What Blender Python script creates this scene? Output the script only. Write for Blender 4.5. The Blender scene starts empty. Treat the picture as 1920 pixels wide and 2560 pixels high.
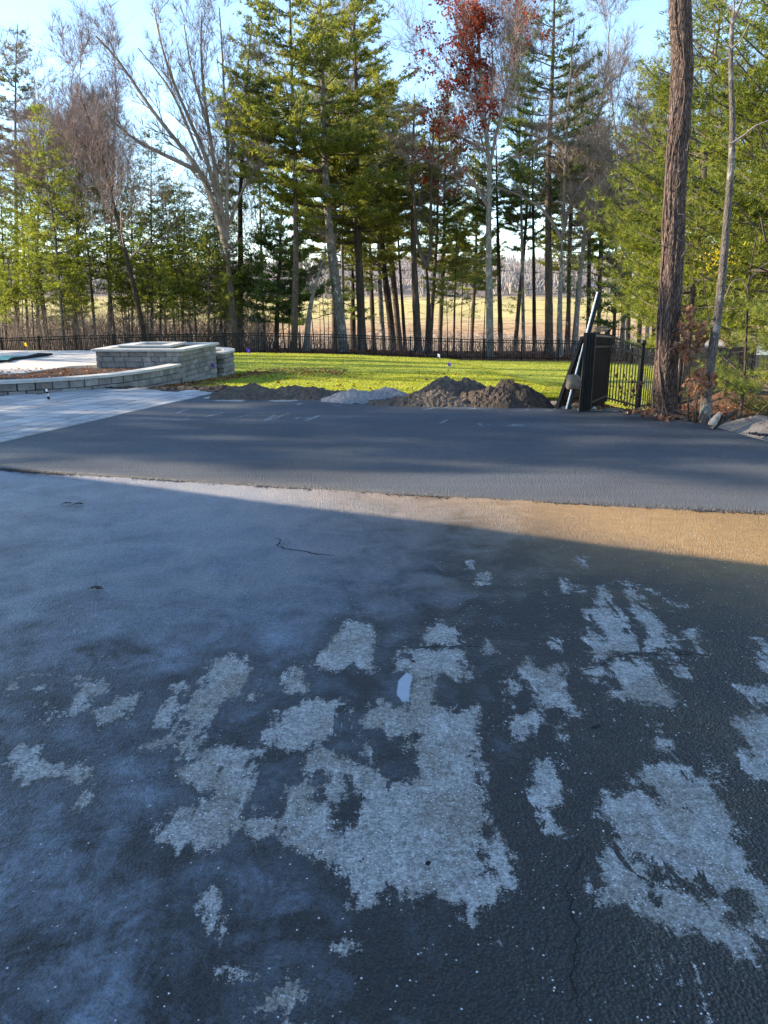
import bpy, bmesh, math, random
import numpy as np
from mathutils import Vector, Matrix, noise as mnoise

random.seed(7); RNG = np.random.default_rng(7)
scene = bpy.context.scene
COL = scene.collection

# ------------------------------------------------------------------ camera
H = 1.68
F = 1923.0
PITCH = math.atan(525 / F)
CP, SP = math.cos(PITCH), math.sin(PITCH)
cam_data = bpy.data.cameras.new('camera'); cam = bpy.data.objects.new('camera', cam_data); COL.objects.link(cam)
cam.location = (0, 0, H); cam.rotation_euler = (math.pi / 2 - PITCH, 0, 0)
cam_data.sensor_fit = 'VERTICAL'; cam_data.sensor_height = 32.0; cam_data.lens = 32.0 * F / 2560
cam_data.clip_start = 0.05; cam_data.clip_end = 3000
scene.camera = cam

# ------------------------------------------------------------------ sky, sun, exposure
SUN_EL = math.radians(22); SDX, SDY = 0.995, -0.10            # horizontal travel direction of the light
world = bpy.data.worlds.new('World'); scene.world = world; world.use_nodes = True
wn = world.node_tree.nodes; wl = world.node_tree.links
bg = wn['Background']; sky = wn.new('ShaderNodeTexSky'); sky.sky_type = 'NISHITA'; sky.sun_disc = False
sky.sun_elevation = SUN_EL; sky.sun_rotation = math.atan2(-SDX, -SDY) ; sky.altitude = 0
sky.air_density = 1.0; sky.dust_density = 0.1; sky.ozone_density = 2.6
wl.new(sky.outputs[0], bg.inputs[0]); bg.inputs[1].default_value = 0.15
sun_d = bpy.data.lights.new('sun', 'SUN'); sun_d.energy = 5.0; sun_d.angle = math.radians(0.5); sun_d.color = (1.0, 0.86, 0.66)
sun = bpy.data.objects.new('sun', sun_d); COL.objects.link(sun)
sdir = Vector((SDX * math.cos(SUN_EL), SDY * math.cos(SUN_EL), -math.sin(SUN_EL)))
sun.rotation_euler = sdir.to_track_quat('-Z', 'Y').to_euler(); sun.location = (-40, 4, 20)
scene.view_settings.view_transform = 'Standard'; scene.view_settings.look = 'None'
scene.view_settings.exposure = 1.7; scene.view_settings.gamma = 1.0
scene.view_settings.use_curve_mapping = False
try:
    scene.cycles.use_denoising = True
    scene.cycles.max_bounces = 6; scene.cycles.diffuse_bounces = 3; scene.cycles.transmission_bounces = 4
except Exception: pass

# ------------------------------------------------------------------ measuring helpers
def ray(px, py):
    u = (px - 960) / F; v = (1280 - py) / F
    return (u, CP + v * SP, -SP + v * CP)
def G(px, py, z=0.0):
    d = ray(px, py); t = (z - H) / d[2]
    return (d[0] * t, d[1] * t)
def AY(px, py, Y):
    d = ray(px, py); t = Y / d[1]
    return (d[0] * t, Y, H + d[2] * t)
def lin(x, xs, ys): return float(np.interp(x, xs, ys))

# far fence line, then the terrain under everything
_fx = []; _fz = []
for px, py in [(-900, 852), (-400, 850), (0, 847), (182, 841), (276, 839), (650, 833.6), (870, 838), (1050, 846), (1230, 851), (1430, 853), (1650, 862), (2200, 880)]:
    p = AY(px, py, 50.0); _fx.append(p[0]); _fz.append(p[2] - 1.22)
def ss(t): t = np.clip(t, 0, 1); return t * t * (3 - 2 * t)
PY_ = [50, 62, 80, 100, 150, 200, 260, 300, 400, 520, 700, 1000]
PZ_ = [-1.8, -2.4, -3.1, -3.1, -1.9, -.5, 1.9, 4.0, 11, 23, 26, 10]
def T(X, Y):
    X = np.asarray(X, float); Y = np.asarray(Y, float)
    zf = np.interp(X, _fx, _fz)
    t = np.clip((Y - 14.5) / 35.5, 0, 1)
    near = -0.06 * (1 - t) + zf * t
    near = near - 0.38 * ss((X - 3.4) / 1.6) * ss((Y - 11.6) / 3.0) * (1 - 0.8 * t)
    prof = np.interp(Y, PY_, PZ_)
    k = ss((Y - 50) / 22)
    far = zf * (1 - k) + prof * k
    far = far - 1.0 * ss((X - 24) / 8) * ss((Y - 66) / 8) * ss((112 - Y) / 10)
    far = far + ss((Y - 60) / 40) * 0.25 * np.sin(X * .13 + 1.2) * np.cos(Y * .11) + ss((Y - 300) / 100) * (2.2 * np.sin(X * .021 + .6) + 1.2 * np.sin(X * .06))
    return np.where(Y < 50, near, far)
def Tz(x, y): return float(T(x, y))

# ------------------------------------------------------------------ mesh helpers
def tag(o, label=None, cat=None, group=None, kind=None):
    if label: o['label'] = label
    if cat: o['category'] = cat
    if group: o['group'] = group
    if kind: o['kind'] = kind
    return o
def empty(name, loc, rz=0.0, label=None, cat=None, group=None, kind=None):
    o = bpy.data.objects.new(name, None); COL.objects.link(o); o.location = loc; o.rotation_euler = (0, 0, rz)
    o.empty_display_size = .2
    return tag(o, label, cat, group, kind)
def link(name, me, mat=None, parent=None, kind=None):
    o = bpy.data.objects.new(name, me); COL.objects.link(o)
    if mat is not None and len(me.materials) == 0: me.materials.append(mat)
    if parent is not None: o.parent = parent
    if kind: o['kind'] = kind
    return o
def np_mesh(name, V, Fc, attrs=None, smooth=False):
    """V (n,3), Fc (m,3) or (m,4) index arrays"""
    me = bpy.data.meshes.new(name)
    V = np.ascontiguousarray(V, dtype=np.float32); Fc = np.ascontiguousarray(Fc, dtype=np.int32)
    m, k = Fc.shape
    me.vertices.add(len(V)); me.vertices.foreach_set('co', V.ravel())
    me.loops.add(m * k); me.loops.foreach_set('vertex_index', Fc.ravel())
    me.polygons.add(m); me.polygons.foreach_set('loop_start', np.arange(0, m * k, k, dtype=np.int32))
    me.polygons.foreach_set('loop_total', np.full(m, k, dtype=np.int32))
    me.polygons.foreach_set('use_smooth', np.full(m, smooth, dtype=bool))
    if attrs:
        for an, av in attrs.items():
            a = me.attributes.new(an, 'FLOAT', 'POINT'); a.data.foreach_set('value', np.ascontiguousarray(av, dtype=np.float32))
    me.update(calc_edges=True)
    return me
def grid_mesh(name, XX, YY, ZZ, attrs=None, smooth=True):
    n, m = XX.shape
    V = np.stack([XX.ravel(), YY.ravel(), ZZ.ravel()], 1)
    i = np.arange((n - 1) * (m - 1)); r = i // (m - 1); c = i % (m - 1); a = r * m + c
    Fc = np.stack([a, a + 1, a + m + 1, a + m], 1)
    # make sure the faces look up
    p0, p1, p3 = V[Fc[0, 0]], V[Fc[0, 1]], V[Fc[0, 3]]
    if np.cross(p1 - p0, p3 - p0)[2] < 0: Fc = Fc[:, ::-1]
    if attrs: attrs = {k: np.asarray(v).ravel() for k, v in attrs.items()}
    return np_mesh(name, V, Fc, attrs, smooth)
def tube_arrays(pts, rad, k=8, twist=0.0):
    pts = np.asarray(pts, float); n = len(pts); rad = np.asarray(rad, float)
    tan = np.gradient(pts, axis=0); tan /= np.linalg.norm(tan, axis=1)[:, None] + 1e-9
    up = np.array([0, 0, 1.0]) if abs(tan[0, 2]) < .9 else np.array([0, 1.0, 0])
    a = np.cross(tan, up); a /= np.linalg.norm(a, axis=1)[:, None] + 1e-9
    b = np.cross(tan, a)
    th = np.linspace(0, 2 * np.pi, k, endpoint=False) + twist
    V = pts[:, None] + rad[:, None, None] * (np.cos(th)[None, :, None] * a[:, None] + np.sin(th)[None, :, None] * b[:, None])
    V = V.reshape(-1, 3)
    i = np.arange((n - 1) * k); r = i // k; c = i % k
    Fc = np.stack([r * k + c, r * k + (c + 1) % k, (r + 1) * k + (c + 1) % k, (r + 1) * k + c], 1)
    return V, Fc
def segs_mesh(name, P0, P1, R0, R1, k=3):
    P0, P1 = np.asarray(P0, float), np.asarray(P1, float); R0, R1 = np.asarray(R0, float), np.asarray(R1, float)
    n = len(P0); d = P1 - P0; d /= np.linalg.norm(d, axis=1)[:, None] + 1e-9
    ref = np.where(np.abs(d[:, 2:3]) > .9, np.array([[1.0, 0, 0]]), np.array([[0, 0, 1.0]]))
    a = np.cross(d, ref); a /= np.linalg.norm(a, axis=1)[:, None] + 1e-9; b = np.cross(d, a)
    th = np.linspace(0, 2 * np.pi, k, endpoint=False)
    ring = np.cos(th)[None, :, None] * a[:, None] + np.sin(th)[None, :, None] * b[:, None]
    V = np.concatenate([P0[:, None] + ring * R0[:, None, None], P1[:, None] + ring * R1[:, None, None]], 1).reshape(-1, 3)
    base = (np.arange(n) * 2 * k)[:, None]; c = np.arange(k)[None]
    q = np.stack([base + c, base + (c + 1) % k, base + k + (c + 1) % k, base + k + c], 2).reshape(-1, 4)
    return np_mesh(name, V, q, smooth=True)
def box_into(bm, c, s, M=None):
    vs = []
    for dx in (-.5, .5):
        for dy in (-.5, .5):
            for dz in (-.5, .5):
                v = Vector((c[0] + dx * s[0], c[1] + dy * s[1], c[2] + dz * s[2]))
                if M is not None: v = M @ v
                vs.append(bm.verts.new(v))
    for f in ((0, 1, 3, 2), (4, 6, 7, 5), (0, 4, 5, 1), (2, 3, 7, 6), (0, 2, 6, 4), (1, 5, 7, 3)):
        bm.faces.new([vs[i] for i in f])
def bm_mesh(name, bm, smooth=False, bevel=0.0, seg=1):
    if bevel > 0:
        bmesh.ops.bevel(bm, geom=list(bm.edges), offset=bevel, segments=seg, affect='EDGES', profile=.6)
    bmesh.ops.recalc_face_normals(bm, faces=bm.faces)
    me = bpy.data.meshes.new(name); bm.to_mesh(me); bm.free()
    if smooth:
        me.polygons.foreach_set('use_smooth', np.ones(len(me.polygons), dtype=bool))
    return me
def box_mesh(name, s, bevel=0.0, origin=(0, 0, 0)):
    bm = bmesh.new(); box_into(bm, origin, s); return bm_mesh(name, bm, bevel=bevel)
def beam(name, p0, p1, w, h, mat, parent, up=(0, 0, 1), bevel=0.0):
    p0, p1 = Vector(p0), Vector(p1); d = p1 - p0; L = d.length; x = d.normalized()
    upv = Vector(up); y = upv.cross(x)
    if y.length < 1e-4: y = Vector((0, 1, 0)).cross(x)
    y.normalize(); z = x.cross(y)
    M = Matrix(((x.x, y.x, z.x, (p0.x + p1.x) / 2), (x.y, y.y, z.y, (p0.y + p1.y) / 2), (x.z, y.z, z.z, (p0.z + p1.z) / 2), (0, 0, 0, 1)))
    bm = bmesh.new(); box_into(bm, (0, 0, 0), (L, w, h))
    me = bm_mesh(name, bm, bevel=bevel); o = link(name, me, mat, parent); o.matrix_local = M if parent is None else Matrix.Translation(-parent.location) @ M
    return o

# ------------------------------------------------------------------ materials
def new_mat(name):
    m = bpy.data.materials.new(name); m.use_nodes = True; nt = m.node_tree
    return m, nt, nt.nodes['Principled BSDF'], nt.nodes['Material Output']
class NT:
    def __init__(s, nt): s.nt = nt; s.n = nt.nodes; s.l = nt.links
    def new(s, t, **kw):
        x = s.n.new(t)
        for k, v in kw.items(): setattr(x, k, v)
        return x
    def link(s, a, b): s.l.new(a, b)
    def put(s, sock, v):
        if isinstance(v, (int, float)): sock.default_value = v
        elif isinstance(v, (tuple, list)): sock.default_value = (*v, 1.0) if len(v) == 3 and sock.type == 'RGBA' else v
        else: s.l.new(v, sock)
    def coord(s, scale=(1, 1, 1), obj=False):
        if obj: o = s.new('ShaderNodeTexCoord').outputs['Object']
        else: o = s.new('ShaderNodeNewGeometry').outputs['Position']
        if scale == (1, 1, 1): return o
        mp = s.new('ShaderNodeMapping'); s.link(o, mp.inputs[0]); mp.inputs['Scale'].default_value = scale
        return mp.outputs[0]
    def noise(s, vec, scale, detail=4, rough=.55, dist=0.0):
        x = s.new('ShaderNodeTexNoise'); s.link(vec, x.inputs['Vector']); x.inputs['Scale'].default_value = scale
        x.inputs['Detail'].default_value = detail; x.inputs['Roughness'].default_value = rough; x.inputs['Distortion'].default_value = dist
        return x.outputs['Fac']
    def voro(s, vec, scale, feature='F1', out='Distance', rand=1.0):
        x = s.new('ShaderNodeTexVoronoi', feature=feature); s.link(vec, x.inputs['Vector']); x.inputs['Scale'].default_value = scale
        x.inputs['Randomness'].default_value = rand
        return x.outputs[out]
    def ramp(s, fac, stops, interp='LINEAR'):
        x = s.new('ShaderNodeValToRGB'); x.color_ramp.interpolation = interp; e = x.color_ramp.elements
        while len(e) < len(stops): e.new(.5)
        for i, (p, c) in enumerate(stops):
            e[i].position = p; e[i].color = (c, c, c, 1) if isinstance(c, (int, float)) else (*c, 1)
        s.put(x.inputs[0], fac); return x.outputs[0]
    def mr(s, v, a, b, c=0.0, d=1.0, clamp=True):
        x = s.new('ShaderNodeMapRange'); x.clamp = clamp; s.put(x.inputs[0], v)
        for i, q in enumerate((a, b, c, d)): s.put(x.inputs[i + 1], q)
        return x.outputs[0]
    def math(s, op, a, b=0.0, c=0.0):
        x = s.new('ShaderNodeMath', operation=op); s.put(x.inputs[0], a); s.put(x.inputs[1], b); s.put(x.inputs[2], c); return x.outputs[0]
    def mix(s, f, a, b, mode='MIX'):
        x = s.new('ShaderNodeMix', data_type='RGBA', blend_type=mode); s.put(x.inputs[0], f); s.put(x.inputs[6], a); s.put(x.inputs[7], b); return x.outputs[2]
    def attr(s, name): return s.new('ShaderNodeAttribute', attribute_name=name).outputs['Fac']
    def bump(s, h, strength=.5, dist=.01, normal=None):
        x = s.new('ShaderNodeBump'); s.put(x.inputs['Strength'], strength); s.put(x.inputs['Distance'], dist); s.put(x.inputs['Height'], h)
        if normal is not None: s.link(normal, x.inputs['Normal'])
        return x.outputs[0]
    def rnd(s): return s.new('ShaderNodeObjectInfo').outputs['Random']
    def sepz(s, vec, i=2):
        x = s.new('ShaderNodeSeparateXYZ'); s.link(vec, x.inputs[0]); return x.outputs[i]

def simple(name, col, rough=.7, var=.15, scale=6.0, bump=.2, bdist=.01, spec=.3, metal=0.0, objrand=0.0, obj=False):
    m, nt, bs, out = new_mat(name); N = NT(nt); v = N.coord(obj=obj)
    n = N.noise(v, scale, 6, .6)
    d = tuple(c * (1 - var) for c in col); l = tuple(min(1, c * (1 + var)) for c in col)
    c = N.ramp(n, [(.3, d), (.7, l)])
    if objrand: c = N.mix(1.0, c, N.ramp(N.rnd(), [(0, 1 - objrand), (1, 1 + objrand)]), 'MULTIPLY')
    N.link(c, bs.inputs['Base Color']); bs.inputs['Roughness'].default_value = rough
    bs.inputs['Specular IOR Level'].default_value = spec; bs.inputs['Metallic'].default_value = metal
    N.link(N.bump(N.noise(v, scale * 5, 4), bump, bdist), bs.inputs['Normal'])
    return m

def foliage(name, dark, light, trans=.45, rough=.5):
    m, nt, bs, out = new_mat(name); N = NT(nt)
    t = N.attr('tone'); v = N.coord()
    n = N.noise(v, .9, 3)
    f = N.math('ADD', N.math('MULTIPLY', t, .7), N.math('MULTIPLY', N.math('SUBTRACT', n, .5), .9))
    c = N.ramp(f, [(0.05, dark), (.85, light)])
    c = N.mix(1.0, c, N.ramp(N.rnd(), [(0, .85), (1, 1.15)]), 'MULTIPLY')
    N.link(c, bs.inputs['Base Color']); bs.inputs['Roughness'].default_value = rough; bs.inputs['Specular IOR Level'].default_value = .25
    tr = N.new('ShaderNodeBsdfTranslucent'); c2 = N.mix(1.0, c, (1.25, 1.15, .55), 'MULTIPLY'); N.link(c2, tr.inputs[0])
    mx = N.new('ShaderNodeMixShader'); mx.inputs[0].default_value = trans
    N.link(bs.outputs[0], mx.inputs[1]); N.link(tr.outputs[0], mx.inputs[2]); N.link(mx.outputs[0], out.inputs[0])
    return m

def bark(name, dark, light, scale=9.0, blotch=None, bd=.02):
    m, nt, bs, out = new_mat(name); N = NT(nt)
    v = N.coord((1, 1, .22)); v1 = N.coord()
    n = N.noise(v, scale, 6, .65, .4); w = N.voro(v, scale * 1.6, 'DISTANCE_TO_EDGE')
    c = N.ramp(n, [(.3, dark), (.7, light)])
    c = N.mix(N.mr(w, 0, .12, .75, 0), c, tuple(x * .45 for x in dark))
    if blotch: c = N.mix(N.mr(N.noise(v1, 3.2, 5, .7), .56, .62, 0, .8), c, blotch)
    N.link(c, bs.inputs['Base Color']); bs.inputs['Roughness'].default_value = .9; bs.inputs['Specular IOR Level'].default_value = .15
    h = N.math('ADD', N.mr(w, 0, .2), n)
    N.link(N.bump(h, .9, bd), bs.inputs['Normal'])
    return m

M = {}
M['needle_bright'] = foliage('needles_bright', (.08, .13, .03), (.38, .42, .075), .62)
M['needle_mid'] = foliage('needles_mid', (.075, .12, .035), (.42, .42, .10), .60)
M['needle_dark'] = foliage('needles_dark', (.05, .10, .038), (.24, .30, .085), .55)
M['needle_gray'] = foliage('needles_gray', (.07, .08, .05), (.22, .22, .13), .45)
M['needle_side'] = foliage('needles_side', (.05, .085, .02), (.33, .35, .06), .58)
M['leaf_red'] = foliage('leaves_red', (.16, .02, .012), (.55, .10, .03), .5)
M['leaf_yellow'] = foliage('leaves_yellow', (.3, .24, .02), (.6, .5, .04), .5)
M['leaf_brown'] = foliage('leaves_brown', (.12, .05, .028), (.38, .19, .11), .3)
M['litter'] = foliage('leaf_litter', (.10, .045, .022), (.42, .17, .07), .2)
M['grass'] = foliage('grass_blades', (.18, .21, .022), (.42, .44, .055), .55)
M['bark_pine'] = bark('bark_pine', (.055, .04, .032), (.16, .125, .10))
M['bark_spot'] = bark('bark_spotted', (.10, .085, .075), (.22, .20, .18), 9, (.42, .43, .38))
M['bark_gray'] = bark('bark_gray', (.15, .13, .11), (.30, .27, .24), 8, (.36, .36, .33))
M['bark_dark'] = bark('bark_dark', (.03, .022, .018), (.085, .065, .05))
M['bark_near'] = bark('bark_near', (.05, .035, .028), (.20, .14, .115), 22, bd=.03)
M['bark_sapling'] = bark('bark_sapling', (.07, .06, .052), (.17, .145, .125), 30, (.24, .23, .21), .008)
M['twig'] = simple('bare_twigs', (.21, .165, .14), .8, .25, 3, 0, spec=.15)
M['twig_red'] = simple('bare_twigs_reddish', (.21, .15, .135), .8, .25, 3, 0, spec=.15)
M['twig_dark'] = simple('dead_branches', (.095, .075, .062), .85, .25, 3, 0, spec=.15)
M['black_metal'] = simple('black_powder_coat', (.006, .006, .007), .5, .2, 8, .05, .001, .25)
M['block'] = simple('split_face_block', (.22, .205, .19), .9, .3, 7, .9, .016, .15, objrand=.26)
M['cap'] = simple('cap_stone', (.44, .42, .38), .85, .12, 9, .35, .004, .2, objrand=.1)
M['soil'] = simple('mulch', (.07, .045, .032), .95, .5, 14, 1, .03, .1)
M['siding'] = simple('siding', (.74, .74, .72), .7, .05, 2, .1)
M['roofing'] = simple('roof_shingle', (.06, .06, .065), .9, .3, 8, .5)
M['white_paint'] = simple('white_paint', (.8, .8, .78), .45, .05, 4, .05, .001)
M['rock'] = simple('fieldstone', (.15, .12, .09), .9, .35, 9, .8, .012, .2)
M['stone_pale'] = simple('pale_stone', (.48, .44, .40), .85, .25, 12, .4, .006, .25, objrand=.3)
M['stone_pink'] = simple('pink_stone', (.55, .30, .20), .85, .15, 12, .3, .004)
M['ledge'] = simple('granite_ledge', (.20, .17, .14), .9, .3, 5, .8, .02, .2)
M['wood_old'] = simple('weathered_wood', (.27, .23, .19), .85, .4, 18, .7, .006, .15)
M['tan_board'] = simple('tan_board', (.16, .12, .075), .6, .25, 10, .2, .002)
M['purple'] = simple('purple_flag', (.16, .06, .5), .5, .1, 4, 0)
M['yellow'] = simple('yellow_flag', (.9, .6, .02), .5, .05, 4, 0)
M['white_flag'] = simple('white_flag', (.75, .74, .78), .5, .05, 4, 0)
M['pool'] = simple('pool_cover', (.05, .20, .17), .5, .2, 1.2, .3, .01, .3)

# ------------------------------------------------------------------ ground sheet
def mat_ground():
    m, nt, bs, out = new_mat('woodland_and_field_ground'); N = NT(nt)
    v = N.coord(); Y = N.sepz(v, 1)
    n1 = N.noise(v, .09, 5, .6); n2 = N.noise(v, 1.1, 6, .65); n3 = N.noise(N.coord((.25, 1, 1)), .35, 5, .6); n4 = N.noise(v, 9, 5, .7)
    yy = N.math('ADD', Y, N.math('MULTIPLY', N.math('SUBTRACT', n1, .5), 34))
    yn = N.mr(yy, 0, 400)
    c = N.ramp(yn, [(.0, (.20, .10, .055)), (.165, (.20, .10, .055)), (.205, (.34, .25, .18)), (.26, (.40, .29, .20)), (.30, (.44, .27, .15)), (.38, (.48, .36, .18)), (.45, (.52, .42, .17)), (.66, (.57, .47, .20)), (.76, (.30, .24, .21)), (1.0, (.30, .24, .22))])
    c = N.mix(N.mr(n3, .42, .6), c, N.mix(1.0, c, (.62, .58, .5), 'MULTIPLY'))
    c = N.mix(1.0, c, N.ramp(n2, [(.3, .6), (.7, 1.3)]), 'MULTIPLY')
    c = N.mix(1.0, c, N.ramp(n4, [(.3, .7), (.7, 1.25)]), 'MULTIPLY')
    # sandy dirt close to the drive
    nr = N.math('ADD', Y, N.math('MULTIPLY', N.math('SUBTRACT', n2, .5), 1.6))
    c = N.mix(N.mr(nr, 14.0, 14.8), N.mix(N.mr(n4, .4, .6), (.17, .135, .105), (.29, .23, .17)), c)
    N.link(c, bs.inputs['Base Color']); bs.inputs['Roughness'].default_value = .95; bs.inputs['Specular IOR Level'].default_value = .1
    N.link(N.bump(N.math('ADD', n4, n2), .8, .05), bs.inputs['Normal'])
    return m
def axis(*parts):
    out = []
    for a, b, st in parts: out += list(np.arange(a, b, st))
    return np.array(sorted(set(np.round(out, 4))))
gx = axis((-900, -300, 60), (-300, -100, 20), (-100, -40, 5), (-40, -12, 1.0), (-12, 14, .3), (14, 60, 1.0), (60, 120, 5), (120, 300, 20), (300, 901, 60))
gy = axis((-60, -10, 10), (-10, 9, 1.0), (9, 20, .25), (20, 52, .7), (52, 130, 1.5), (130, 300, 6), (300, 700, 12), (700, 1500, 80))
XX, YY = np.meshgrid(gx, gy)
rough = RNG.normal(0, 1, XX.shape) * np.where((YY > 12.6) & (YY < 14.8), .015, np.where(YY > 52, .04, .008)) * (YY < 130)
ZZ = T(XX, YY) + rough
inpatio = (YY > 15.6) & (YY < 25) & (XX < -5.2)
ground = link('ground', grid_mesh('ground', XX, YY, ZZ), mat_ground(), kind='structure')

# pond on the right beyond the trees, and the pale strip of water on the left
def water_mat():
    m, nt, bs, out = new_mat('pond_water'); N = NT(nt)
    bs.inputs['Base Color'].default_value = (.10, .14, .17, 1); bs.inputs['Roughness'].default_value = .08
    N.link(N.bump(N.noise(N.coord((1, .3, 1)), 2.2, 3), .12, .02), bs.inputs['Normal']); return m
wm = water_mat()
def flat_poly(name, pts, z, mat, kind='structure'):
    bm = bmesh.new(); vs = [bm.verts.new((p[0], p[1], z)) for p in pts]; bm.faces.new(vs)
    bmesh.ops.recalc_face_normals(bm, faces=bm.faces)
    if bm.faces[:] and bm.faces[:][0].normal.z < 0: bmesh.ops.reverse_faces(bm, faces=bm.faces)
    me = bpy.data.meshes.new(name); bm.to_mesh(me); bm.free(); return link(name, me, mat, kind=kind)
flat_poly('pond', [(25, 69), (34, 66), (50, 66), (75, 70), (80, 100), (60, 110), (40, 108), (27, 102)], -3.35, wm)

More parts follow.
